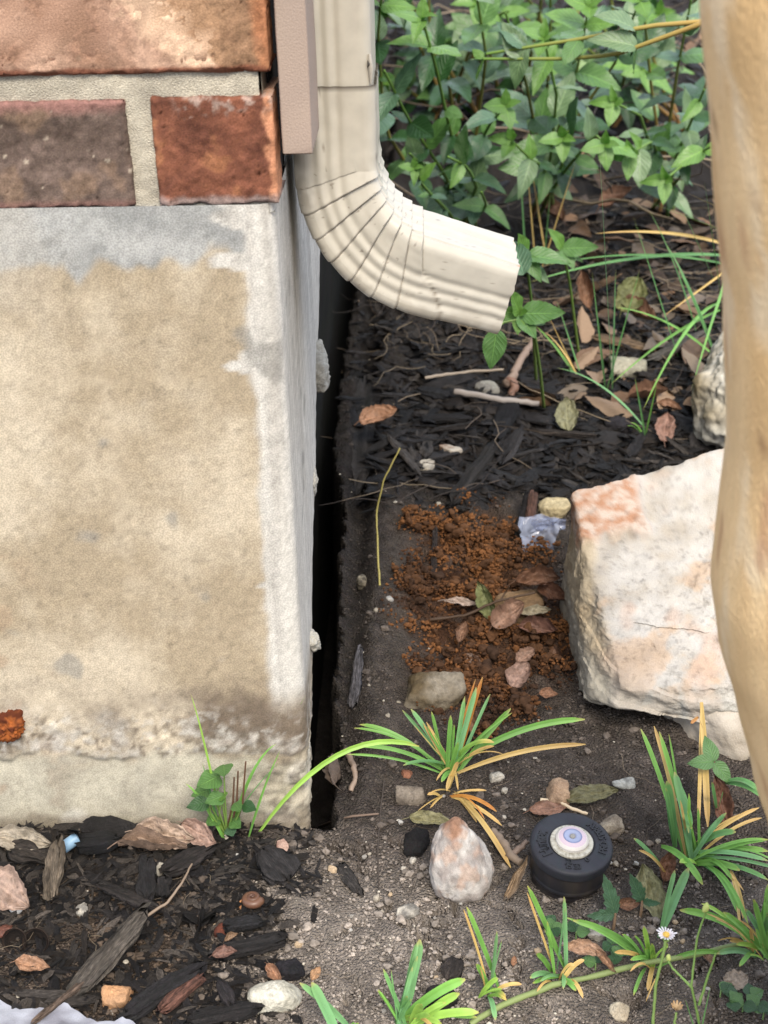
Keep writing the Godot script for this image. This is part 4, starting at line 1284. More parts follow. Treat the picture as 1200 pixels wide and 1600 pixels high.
func build_mulch() -> void:
	var kinds := []
	for k in 10:
		kinds.append(splinter(20 + k, Color.WHITE, 1.0, [0.16, 0.22, 0.34, 0.10, 0.26, 0.36, 0.16, 0.08, 0.28, 0.13][k], [0.5, 0.35, 0.3, 0.8, 0.5, 0.25, 0.6, 0.9, 0.4, 0.5][k], 9, 10, 0.22, 0.05).mesh(Vector3.ZERO, true))
	var tones := [srgb(54, 50, 51), srgb(68, 63, 62), srgb(42, 40, 42), srgb(90, 83, 78), srgb(124, 114, 106), srgb(62, 54, 49)]
	var ms := []
	for t in tones:
		var m: StandardMaterial3D = mats.chip.duplicate()
		m.resource_name = "mulch_tone"
		m.albedo_color = t.linear_to_srgb()
		ms.append(m)
	# the larger chips, one by one
	var n := 0
	while n < 150:
		var px := rng.randf_range(-20, 490)
		var py := 1292.0 + 310.0 * pow(rng.randf(), 1.35)
		if not front_mulch(px, py): continue
		var p := on_soil(px, py)
		var len := rng.randf_range(0.010, 0.028) * (1.0 if rng.randf() < 0.88 else 1.5)
		tag(inst("mulch_chip", kinds[n % 10], ms[rng.randi() % 6], null, lying(p, len)), "black wood chip in the mulch bed at the foot of the wall", "mulch chip", "mulch chips below the footing")
		n += 1
	n = 0
	while n < 145:
		var px := rng.randf_range(560, 1130)
		var py := rng.randf_range(495, 790)
		if not back_mulch(px, py) or (px > 880 and py > 700): continue
		var p := on_soil(px, py)
		var len := rng.randf_range(0.03, 0.075)
		tag(inst("mulch_chip", kinds[n % 10], ms[[0, 0, 1, 2, 5, 3][rng.randi() % 6]], null, lying(p, len)), "black wood chip in the mulch bed beyond the downspout", "mulch chip", "mulch chips beyond the downspout")
		n += 1
	# shreds past counting
	var spots := []
	while spots.size() < 2600:
		var px := rng.randf_range(-30, 500)
		var py := rng.randf_range(1288, 1620)
		if not front_mulch(px, py) and rng.randf() > 0.03: continue
		if py > 1440 and rng.randf() < 0.5: continue
		var p := on_soil(px, py)
		spots.append([lying(p, rng.randf_range(0.005, 0.018), 0.5), mul(tones[rng.randi() % 6], rng.randf_range(0.7, 1.5))])
	while spots.size() < 6200:
		var px := rng.randf_range(550, 1150)
		var py := rng.randf_range(380, 800)
		if py > 500 and not back_mulch(px, py) and rng.randf() > 0.12: continue
		var p := on_soil(px, py)
		if p.y < -0.03: continue
		spots.append([lying(p, rng.randf_range(0.010, 0.036), 0.5), mul(tones[[0, 1, 2, 2, 5, 3][rng.randi() % 6]], rng.randf_range(0.6, 1.3))])
	while spots.size() < 7400:      # under the shrubs
		var p := Vector3(rng.randf_range(-0.05, 1.3), 0, rng.randf_range(-3.6, -1.3))
		p.y = soil(p.x, p.z)
		spots.append([lying(p, rng.randf_range(0.02, 0.07), 0.4), mul(tones[rng.randi() % 6], rng.randf_range(0.6, 1.3))])
	scatter("shredded_mulch", kinds, mats.chip, spots)
	# rotted rust-brown wood crumbs in the hollow
	var lumps := []
	for k in 6:
		var b := MB.new()
		stone_mesh(b, Vector3.ZERO, random_planes(0.5, 0.4, 0.45, 9), 2, 6.0, 0.16, 1.6, func(p, n_): return mul(Color.WHITE, 0.75 + n_ * 0.35))
		lumps.append(b.mesh())
	spots = []
	var tries := 0
	while spots.size() < 11000 and tries < 120000:
		tries += 1
		var p := Vector3(rng.randf_range(0.03, 0.27), 0, rng.randf_range(-0.52, -0.09))
		var r := hollow(p.x, p.z)
		var clump := sstep(-0.2, 0.3, noise(p, 16.0))
		if rng.randf() > minf(1.0, r * 1.1) * (0.12 + 0.88 * clump * clump): continue
		p.y = soil(p.x, p.z)
		var s := rng.randf_range(0.0008, 0.0032) * (1.0 if rng.randf() < 0.9 else rng.randf_range(1.8, 3.6))
		var rust := srgb(138, 94, 60).lerp(srgb(72, 52, 40), clampf(rng.randf() * 0.7 + noise(p + Vector3(1, 0, 0), 14.0) * 1.5 + sstep(-0.25, -0.12, p.z) * 0.4, 0.0, 1.0))
		if s > 0.0055: rust = mul(rust.lerp(srgb(74, 58, 48), 0.6), 0.9)
		spots.append([Transform3D(Basis.from_euler(Vector3(rng.randf() * 6.0, rng.randf() * 6.0, rng.randf() * 6.0)).scaled(Vector3(rng.randf_range(0.8, 1.4), rng.randf_range(0.7, 1.1), rng.randf_range(0.6, 1.3)) * s), p + Vector3(0, s * 0.3 + maxf(0.0, clump - 0.3) * rng.randf() * 0.018, 0)), rust])
	scatter("rotted_wood_crumbs", lumps, mats.crumb, spots)
	# clods and grit on the bare soil
	spots = []
	while spots.size() < 21000:
		var px := rng.randf_range(-20, 1220)
		var py := 480.0 + 1140.0 * pow(rng.randf(), 0.8)
		if px < 530 and py < 1290: continue
		var p := on_soil(px, py)
		if p.y < -0.03 or hollow(p.x, p.z) > 0.8: continue
		var s := rng.randf_range(0.0006, 0.0026) * (1.0 if rng.randf() < 0.94 else rng.randf_range(1.8, 3.4))
		if noise(p, 8.0) < -0.1 and s > 0.002: continue
		var c := mul(soil_colour(p.x, p.z), rng.randf_range(0.7, 1.5))
		if rng.randf() < 0.014: c = srgb(196, 188, 174)
		spots.append([Transform3D(Basis.from_euler(Vector3(rng.randf() * 6.0, rng.randf() * 6.0, rng.randf() * 6.0)).scaled(Vector3(1, 0.7, 0.9) * s), p + Vector3(0, s * 0.2, 0)), c])
	scatter("soil_crumbs", lumps, mats.crumb, spots)
	# thin dead stalks and rootlets tangled in the litter
	var wisps := []
	for k in 6:
		var b := MB.new()
		var pts := []
		for j in 9:
			var t := j / 8.0
			pts.append(Vector3(t - 0.5, noise(Vector3(t * 0.9, k * 3.0, 0), 1.0) * 0.12 + 0.03, noise(Vector3(t * 0.9, k * 3.0, 7), 1.0) * 0.35))
		b.tube(pts, [0.004, 0.005, 0.005, 0.005, 0.005, 0.004, 0.004, 0.003, 0.002], 5, Color.WHITE)
		wisps.append(b.mesh())
	spots = []
	var dry := [srgb(122, 108, 92), srgb(92, 80, 70), srgb(150, 134, 112), srgb(66, 58, 54)]
	while spots.size() < 420:
		var px := rng.randf_range(560, 1180)
		var py := rng.randf_range(300, 800) if rng.randf() < 0.35 else rng.randf_range(300, 560)
		if px > 860 and py > 700: continue
		var p := on_soil(px, py)
		if p.y < -0.03: continue
		spots.append([lying(p, rng.randf_range(0.03, 0.13), 0.25), mul(dry[rng.randi() % 4], rng.randf_range(0.5, 1.0))])
	while spots.size() < 620:
		var p := Vector3(rng.randf_range(-0.05, 1.3), 0, rng.randf_range(-3.4, -1.1))
		p.y = soil(p.x, p.z)
		spots.append([lying(p + Vector3(0, rng.randf() * 0.1, 0), rng.randf_range(0.15, 0.45), 0.5), mul(dry[rng.randi() % 4], rng.randf_range(0.5, 1.1))])
	while spots.size() < 760:
		var px := rng.randf_range(-10, 1180)
		var py := rng.randf_range(1200, 1600)
		if px < 540 and py < 1300: continue
		var p := on_soil(px, py)
		spots.append([lying(p, rng.randf_range(0.008, 0.035), 0.2), mul(dry[rng.randi() % 4], rng.randf_range(0.5, 1.1))])
	scatter("dead_stalks", wisps, mats.stem, spots)
	# dead leaf litter under the shrubs
	var litter := []
	for k in 4: litter.append(serrated_leaf([0.5, 0.6, 0.42, 0.55][k], [0.3, -0.3, 0.15, 0.4][k], [0.4, 0.7, -0.5, 0.2][k], 5, 0.1))
	spots = []
	while spots.size() < 240:
		var p := Vector3(rng.randf_range(0.1, 1.2), 0, rng.randf_range(-3.2, -0.95))
		if rng.randf() < 0.55: p = on_soil(rng.randf_range(860, 1180), rng.randf_range(300, 660))
		p.y = soil(p.x, p.z) + 0.006
		var c: Color = [srgb(138, 108, 84), srgb(104, 84, 68), srgb(158, 132, 108), srgb(88, 74, 64), srgb(128, 114, 100)][rng.randi() % 5]
		spots.append([Transform3D(Basis.from_euler(Vector3(rng.randf_range(-0.6, 0.6), rng.randf() * TAU, rng.randf_range(-0.6, 0.6))).scaled_local(Vector3.ONE * rng.randf_range(0.03, 0.065)), p), mul(c, rng.randf_range(0.6, 1.1))])
	scatter("leaf_litter", litter, mats.dry_leaf, spots)

func build_wood() -> void:
	var K := srgb(50, 47, 48)
	var Gy := srgb(110, 102, 94)
	chunk("long weathered grey-black bark slab standing at the edge of the gap", 556, 755, 572, 605, 40, srgb(78, 74, 72), 3, 0.004, 0.016, 0.5, 0.30)
	chunk("dark bark strip leaning beside the grey bark slab", 586, 640, 590, 595, 18, K, 4, 0.008, 0.012, 0.5, 0.3)
	chunk("dark broken stick lying diagonally across the back mulch", 708, 785, 768, 700, 24, srgb(64, 60, 58), 5, 0.004, 0.010, 0.7, 0.25)
	chunk("broad black chip near the middle of the back mulch", 782, 672, 800, 632, 34, srgb(40, 39, 42), 6, 0.006, 0.010, 0.4)
	chunk("black bark strip under the downspout's mouth, left", 655, 655, 735, 655, 22, K, 7, 0.004, 0.008)
	chunk("dark flat chip under the outlet near the soil", 655, 610, 700, 618, 26, srgb(44, 43, 46), 8, 0.010, 0.006, 0.35)
	chunk("long thin dark stick across the mulch left of the pale rock", 842, 674, 928, 682, 11, srgb(90, 82, 78), 9, 0.006, 0.006, 0.8)
	chunk("blocky black chip right of the middle in the back mulch", 808, 720, 848, 716, 28, K, 10, 0.004, 0.004)
	chunk("black stub standing beside the plastic scrap", 818, 840, 828, 772, 26, srgb(46, 42, 44), 11, 0.002, 0.022, 0.8)
	chunk("reddish brown pod behind the plastic scrap", 828, 812, 834, 770, 15, srgb(132, 98, 86), 12, 0.010, 0.026, 0.9, 0.05, "seed_pod", "pod")
	chunk("grey splintered bark sliver at the gap beside the half buried stone", 551, 1098, 563, 1015, 14, srgb(120, 116, 120), 13, 0.004, 0.018, 0.5, 0.35)
	chunk("flat black stake leaning on the footing beside the weed", 312, 1435, 336, 1290, 54, srgb(52, 48, 47), 14, 0.004, 0.022, 0.22, 0.12, "wood_stake", "wood")
	chunk("long frayed grey splinter lying in the mulch on the left", 120, 1545, 222, 1428, 34, Gy, 15, 0.006, 0.016, 0.4, 0.35)
	chunk("thin twig-like splinter continuing the frayed grey splinter", 60, 1590, 150, 1520, 12, srgb(132, 112, 98), 16, 0.008, 0.008, 0.7)
	chunk("black split log piece at the bottom of the mulch", 200, 1584, 312, 1512, 30, srgb(48, 46, 48), 17, 0.006, 0.008, 0.7, 0.25)
	chunk("rolled brown bark tube beside the black split log", 255, 1575, 312, 1526, 24, srgb(140, 98, 84), 18, 0.006, 0.006, 0.8, 0.05, "bark_curl", "bark")
	chunk("thick black chip standing upright under the stake's left", 228, 1402, 230, 1342, 30, srgb(50, 47, 48), 19, 0.006, 0.016, 0.5, 0.12)
	chunk("short black chip right of the upright thick chip", 252, 1400, 258, 1372, 22, srgb(54, 50, 50), 20, 0.006, 0.012, 0.5, 0.12)
	chunk("long dark chip sloping under the upright thick chip", 160, 1385, 245, 1418, 20, srgb(66, 60, 58), 21, 0.006, 0.006, 0.6)
	chunk("wide dark chip left of the leaning stake", 262, 1360, 326, 1328, 34, srgb(60, 54, 52), 22, 0.008, 0.014, 0.5)
	chunk("fan-shaped dark bark flake near the footing's right end", 412, 1330, 448, 1372, 46, srgb(66, 62, 62), 23, 0.012, 0.004, 0.3, 0.3)
	chunk("pale peeling stick standing among chips at the left", 80, 1400, 90, 1315, 24, srgb(142, 128, 112), 24, 0.004, 0.024, 0.7, 0.35, "stick", "stick")
	chunk("cracked pale-spotted bark piece at the far left under the wall", 20, 1325, 78, 1342, 30, srgb(78, 70, 64), 25, 0.010, 0.010, 0.6, 0.3)
	chunk("black flat bark piece lying along the foot of the wall", 50, 1290, 112, 1304, 16, K, 26, 0.008, 0.008, 0.6)
	chunk("rounded black bark lump against the wall's foot", 120, 1318, 186, 1312, 38, srgb(40, 39, 42), 27, 0.010, 0.010, 0.6, 0.12)
	chunk("black chip above the chunky white limestone piece", 345, 1490, 440, 1466, 30, srgb(54, 50, 50), 28, 0.006, 0.006, 0.6)
	chunk("cylindrical black chip under the snail shell", 352, 1447, 406, 1440, 24, srgb(48, 47, 50), 29, 0.006, 0.006, 0.8, 0.1)
	chunk("dark bark piece left of the white limestone, bottom", 345, 1535, 362, 1570, 20, srgb(64, 58, 60), 30, 0.008, 0.008, 0.8, 0.1)
	chunk("broken black bark at the bottom edge below the limestone", 300, 1597, 405, 1575, 30, srgb(50, 46, 46), 31, 0.006, 0.008, 0.7, 0.25)
	chunk("dark worn bark sliver on bare soil left of the upright stone", 532, 1355, 560, 1395, 22, srgb(82, 76, 72), 32, 0.001, 0.001, 0.3)
	chunk("bark sliver standing in the hollow's upper edge", 676, 898, 680, 830, 9, srgb(84, 72, 66), 33, 0.002, 0.010, 0.7, 0.3)
	chunk("pale flat wood chip under the tall grass", 932, 528, 1018, 545, 24, srgb(170, 142, 112), 34, 0.010, 0.010, 0.3, 0.15, "wood_chip", "wood")
	chunk("grey weathered stick among the grass beyond the pale chip", 1015, 560, 1100, 520, 18, srgb(140, 134, 126), 35, 0.010, 0.014, 0.5, 0.3)
	chunk("dark chunk of bark under the grass on the bottom", 700, 1530, 716, 1500, 26, srgb(76, 68, 64), 36, 0.002, 0.004, 0.5, 0.3)
	twig("grey forked twig below the outlet, its thick end up right", [[834, 530, 0.035], [815, 560, 0.02], [800, 590, 0.012], [790, 600, 0.008]], 0.0042, 0.0055, srgb(134, 116, 104), "forked_twig").name = "forked_twig"
	twig("short stub twig hanging below the forked twig", [[798, 592, 0.012], [804, 605, 0.008], [797, 620, 0.004]], 0.006, 0.004, srgb(124, 96, 82))
	twig("straight grey twig lying under the round grey pebble", [[712, 612, 0.012], [780, 624, 0.012], [842, 631, 0.010]], 0.0042, 0.0036, srgb(150, 142, 136))
	twig("thin pale straw beside the straight grey twig", [[664, 590, 0.010], [740, 580, 0.010], [786, 578, 0.012]], 0.0022, 0.0016, srgb(146, 134, 120))
	twig("dark branched rootlet lying across the dead leaves in the hollow", [[672, 968, 0.006], [726, 962, 0.012], [774, 940, 0.026], [836, 926, 0.034]], 0.0016, 0.0010, srgb(74, 56, 46))
	twig("small side branch of the rootlet in the hollow", [[782, 938, 0.027], [790, 925, 0.034], [796, 916, 0.040]], 0.0011, 0.0006, srgb(74, 56, 46))
	twig("curved cream straw lying above the sprinkler", [[844, 1250, 0.003], [872, 1252, 0.004], [894, 1264, 0.003], [918, 1272, 0.002]], 0.0017, 0.0012, srgb(204, 184, 156))
	twig("bleached root piece left of the sprinkler", [[770, 1298, 0.006], [790, 1322, 0.006], [800, 1340, 0.006], [815, 1350, 0.004]], 0.0032, 0.0030, srgb(124, 108, 94))
	twig("bleached root fork touching the sprinkler's left side", [[795, 1338, 0.006], [812, 1326, 0.008], [824, 1314, 0.012]], 0.0030, 0.0018, srgb(118, 102, 90))
	twig("thin dry vine lying on mulch near the leaning stake", [[228, 1432, 0.010], [262, 1410, 0.014], [284, 1380, 0.018], [300, 1350, 0.018]], 0.0011, 0.0007, srgb(124, 108, 94))
	twig("brown stalk lying by the near end of the gap", [[500, 1292, 0.004], [536, 1278, 0.008], [580, 1268, 0.006], [592, 1272, 0.004]], 0.0018, 0.0008, srgb(110, 92, 80))
	twig("dark thin root running down the bare soil", [[600, 1220, 0.002], [594, 1270, 0.002], [590, 1330, 0.002], [592, 1388, 0.002]], 0.0008, 0.0005, srgb(66, 56, 50))
	twig("curled brown stalk hanging into the near end of the gap", [[540, 1172, 0.004], [554, 1198, 0.003], [554, 1222, 0.001], [548, 1236, 0.001]], 0.0028, 0.0020, srgb(140, 122, 108))
	# straws and rootlets hanging in the dark gap
	twig("pale straw leaning in the far end of the gap", [[536, 580, -0.03], [530, 510, 0.06], [520, 420, 0.16]], 0.0022, 0.0015, srgb(150, 156, 136))
	twig("second straw at the far end of the gap, bent low", [[545, 600, -0.03], [527, 560, 0.02], [533, 520, 0.06]], 0.0020, 0.0012, srgb(126, 112, 96))
	twig("thin rootlet curling out of the soil in the gap's far end", [[560, 470, 0.02], [540, 500, 0.02], [533, 545, 0.01]], 0.0014, 0.0010, srgb(120, 104, 90))
	# the small leaning stalk with a yellow top
	twig("thin leaning stalk with yellow tip rising from the soil", [[593, 915, 0.0], [590, 850, 0.024], [588, 800, 0.046], [600, 748, 0.075], [625, 700, 0.105]], 0.0010, 0.0008, srgb(168, 156, 92), "dry_stalk", "stalk")

func build_leaves() -> void:
	var O := srgb(186, 126, 84)
	var B := srgb(150, 104, 78)
	var P := srgb(178, 142, 122)
	fallen_leaf("curled orange-tan oak leaf on the grey bark slab", 591, 650, 62, 18, 0.62, 0.30, O, 0.030, Vector2(0.5, 0.1), "fallen_leaf", "leaf", 0.5)
	fallen_leaf("olive grey-green leaf lying flat in the back mulch", 886, 648, 66, 88, 0.55, 0.16, srgb(138, 138, 96), 0.018, Vector2(0.5, 0.1), "fallen_leaf", "leaf", 0.6)
	fallen_leaf("pinkish brown leaf beside the pale rock", 1040, 668, 54, 80, 0.62, 0.2, srgb(164, 116, 100), 0.016, Vector2(0.6, 0.0), "fallen_leaf", "leaf", 0.6)
	fallen_leaf("cupped brown leaf left of the pink leaf by the pale rock", 1012, 620, 62, 10, 0.5, 0.8, B, 0.016, Vector2(0.4, 0.1))
	fallen_leaf("small brown leaf under the grass by the pale rock", 1046, 636, 40, -25, 0.5, 0.4, srgb(158, 108, 76), 0.018, Vector2(0.3, 0.1))
	fallen_leaf("folded brown leaf hanging under the grass stems", 916, 455, 66, 100, 0.5, 0.7, srgb(158, 108, 76), 0.045, Vector2(0.9, 0.2))
	fallen_leaf("half green half brown leaf under the tall grass", 985, 462, 66, 60, 0.8, 0.35, srgb(112, 118, 50), 0.055, Vector2(0.8, 0.0), "fallen_leaf", "leaf", 0.5)
	fallen_leaf("brown leaf under the half green leaf", 1000, 490, 70, -40, 0.55, 0.6, srgb(160, 112, 84), 0.035, Vector2(0.5, 0.2))
	fallen_leaf("orange-brown leaf in the litter below the shrubs", 962, 312, 60, 30, 0.6, 0.5, srgb(176, 122, 92), 0.05, Vector2(0.6, 0.2))
	fallen_leaf("dark tan leaf among litter under the middle shrub", 860, 330, 56, 130, 0.6, 0.5, srgb(150, 104, 80), 0.03, Vector2(0.5, -0.2))
	# in the hollow
	fallen_leaf("narrow pale leaf lying at the hollow's middle", 722, 941, 58, -8, 0.24, 0.10, srgb(206, 178, 164), 0.014, Vector2(0.4, 0.0))
	fallen_leaf("upright folded green leaf standing in the hollow", 760, 938, 66, 112, 0.5, 0.5, srgb(136, 146, 76), 0.020, Vector2(1.0, 0.3))
	fallen_leaf("large brown leaf behind the hollow's tan stone", 838, 908, 74, 10, 0.55, 0.55, srgb(140, 92, 64), 0.022, Vector2(0.6, -0.2))
	fallen_leaf("brown leaf tucked against the boulder's left face", 866, 930, 56, -30, 0.6, 0.6, srgb(130, 80, 54), 0.016, Vector2(0.5, 0.3))
	fallen_leaf("crinkled tan leaf in front of the hollow's tan stone", 794, 962, 62, 35, 0.75, 0.6, srgb(168, 122, 98), 0.024, Vector2(0.7, 0.1), "fallen_leaf", "leaf", 0.5)
	fallen_leaf("pale grey-green leaf edge showing beside the tan leaf", 836, 956, 50, 8, 0.4, 0.25, srgb(166, 154, 126), 0.014, Vector2(0.4, 0.0))
	fallen_leaf("reddish brown leaf at the hollow's right under the boulder", 842, 984, 62, -12, 0.6, 0.7, srgb(140, 92, 76), 0.018, Vector2(0.6, 0.2))
	fallen_leaf("small folded tan leaf left of the tan stone", 722, 988, 36, 70, 0.7, 0.7, srgb(160, 112, 82), 0.012, Vector2(0.7, 0.0))
	fallen_leaf("torn pinkish leaf in the front of the hollow", 812, 1055, 48, 55, 0.85, 0.45, srgb(176, 134, 118), 0.012, Vector2(0.6, 0.1), "fallen_leaf", "leaf", 0.5)
	fallen_leaf("smaller torn pinkish leaf above the front one", 822, 1026, 36, 40, 0.8, 0.5, srgb(170, 126, 104), 0.014, Vector2(0.5, 0.2), "fallen_leaf", "leaf", 0.5)
	fallen_leaf("short orange leaf scrap below the boulder's corner", 857, 1085, 30, 0, 0.7, 0.4, srgb(164, 108, 72), 0.008, Vector2(0.4, 0.0))
	fallen_leaf("pale leaf scrap left of the pink leaves", 738, 1033, 32, 120, 0.6, 0.3, srgb(178, 146, 132), 0.010, Vector2(0.5, 0.0))
	fallen_leaf("brown leaf curled at the hollow's lower right", 872, 1030, 44, 100, 0.7, 0.8, srgb(132, 88, 62), 0.010, Vector2(0.5, 0.4))
	fallen_leaf("brown dry leaf stuck in the grass tuft", 735, 1120, 52, 95, 0.45, 0.5, srgb(176, 122, 82), 0.022, Vector2(0.9, 0.0))
	fallen_leaf("olive leaf lying above the sprinkler", 925, 1242, 84, 10, 0.42, 0.12, srgb(122, 118, 72), 0.008, Vector2(0.3, 0.05), "fallen_leaf", "leaf", 0.65)
	fallen_leaf("yellow-green leaf lying behind the upright stone", 675, 1282, 72, -6, 0.36, 0.16, srgb(142, 136, 84), 0.006, Vector2(0.3, 0.0), "fallen_leaf", "leaf", 0.6)
	fallen_leaf("red-brown leaf end behind the sprinkler's cap", 856, 1266, 60, 5, 0.5, 0.2, srgb(172, 118, 92), 0.004, Vector2(0.2, 0.0))
	fallen_leaf("long narrow dry leaf standing left of the sprinkler", 806, 1374, 84, 62, 0.20, 0.4, srgb(178, 146, 112), 0.010, Vector2(0.9, 0.0))
	# at the foot of the wall
	fallen_leaf("large pale tan leaf propped against the wall by the weed", 258, 1304, 96, -8, 0.50, 0.18, srgb(186, 154, 132), 0.018, Vector2(0.8, 0.0), "fallen_leaf", "leaf", 0.6)
	fallen_leaf("pinkish tan leaf right of the propped leaf", 312, 1302, 64, -30, 0.65, 0.35, srgb(172, 132, 116), 0.020, Vector2(0.8, 0.1), "fallen_leaf", "leaf", 0.55)
	fallen_leaf("thin curled leaf edge in front of the propped leaf", 240, 1326, 110, -4, 0.24, 0.6, srgb(160, 126, 104), 0.012, Vector2(0.2, 0.0))
	fallen_leaf("grey-tan leaf at the far left under the wall", 34, 1312, 100, -6, 0.40, 0.2, srgb(172, 158, 138), 0.014, Vector2(0.6, 0.0), "fallen_leaf", "leaf", 0.6)
	fallen_leaf("big mauve-tan leaf cut by the photo's left edge", 8, 1392, 104, -28, 0.62, 0.25, srgb(176, 142, 126), 0.016, Vector2(0.5, 0.1), "fallen_leaf", "leaf", 0.55)
	fallen_leaf("orange-brown leaf half buried at the lower left", 52, 1508, 60, -12, 0.5, 0.3, srgb(180, 126, 88), 0.006, Vector2(0.3, 0.1))
	fallen_leaf("brown leaf scrap near the black charcoal, bottom", 430, 1522, 40, -50, 0.6, 0.6, srgb(170, 114, 78), 0.010, Vector2(0.5, 0.2))
	fallen_leaf("orange leaf bit at the edge of the bare soil", 494, 1522, 26, 60, 0.7, 0.4, srgb(190, 136, 84), 0.004, Vector2(0.3, 0.0))
	fallen_leaf("red-brown leaf scrap in the mulch above the limestone", 352, 1490, 40, 8, 0.6, 0.5, srgb(140, 96, 84), 0.010, Vector2(0.4, 0.1))
	fallen_leaf("dark brown leaf scrap at the far left edge", 6, 1458, 34, 40, 0.7, 0.6, srgb(124, 68, 52), 0.010, Vector2(0.4, 0.1))
	fallen_leaf("tiny brown leaf right of the cylindrical chip", 362, 1465, 24, 30, 0.6, 0.6, srgb(150, 112, 80), 0.008, Vector2(0.4, 0.1))
	# right-hand side
	fallen_leaf("brown folded leaf behind the right grass clump", 1045, 1352, 52, 70, 0.6, 0.6, srgb(150, 96, 64), 0.012, Vector2(0.8, 0.2))
	fallen_leaf("yellow-green dying leaf beside the toothed seedlings", 1020, 1395, 92, 108, 0.5, 0.35, srgb(152, 150, 96), 0.010, Vector2(0.7, 0.2), "fallen_leaf", "leaf", 0.6)
	fallen_leaf("brown leaf between the toothed seedlings", 982, 1414, 36, 0, 0.7, 0.7, srgb(164, 112, 80), 0.006, Vector2(0.6, 0.1))
	fallen_leaf("pale orange leaf lying on the creeping stem", 916, 1484, 66, -14, 0.42, 0.35, srgb(200, 150, 114), 0.012, Vector2(0.5, 0.2))
	fallen_leaf("curled leaf tail right of the pale orange leaf", 948, 1502, 46, -50, 0.32, 0.5, srgb(188, 136, 98), 0.010, Vector2(0.6, 0.2))
	fallen_leaf("round grey-tan leaf lying at the lower right", 1150, 1532, 40, 20, 0.9, 0.2, srgb(172, 150, 128), 0.006, Vector2(0.3, 0.0), "fallen_leaf", "leaf", 0.45)
	fallen_leaf("dark red-brown leaf standing behind the right grass clump", 1126, 1250, 84, 100, 0.45, 0.5, srgb(140, 88, 64), 0.020, Vector2(0.9, 0.0))
	fallen_leaf("brown leaf scrap under the small white flower's stem", 1106, 1496, 26, 120, 0.6, 0.3, srgb(160, 116, 84), 0.004, Vector2(0.3, 0.0))
	fallen_leaf("tiny orange leaf on the soil by the two-bladed sprout", 803, 1502, 18, 80, 0.6, 0.3, srgb(170, 112, 70), 0.003, Vector2(0.3, 0.0))
	fallen_leaf("brown curled leaf hanging at the gap's near end", 530, 1205, 62, 98, 0.30, 0.8, srgb(112, 92, 80), 0.004, Vector2(0.3, 0.9))

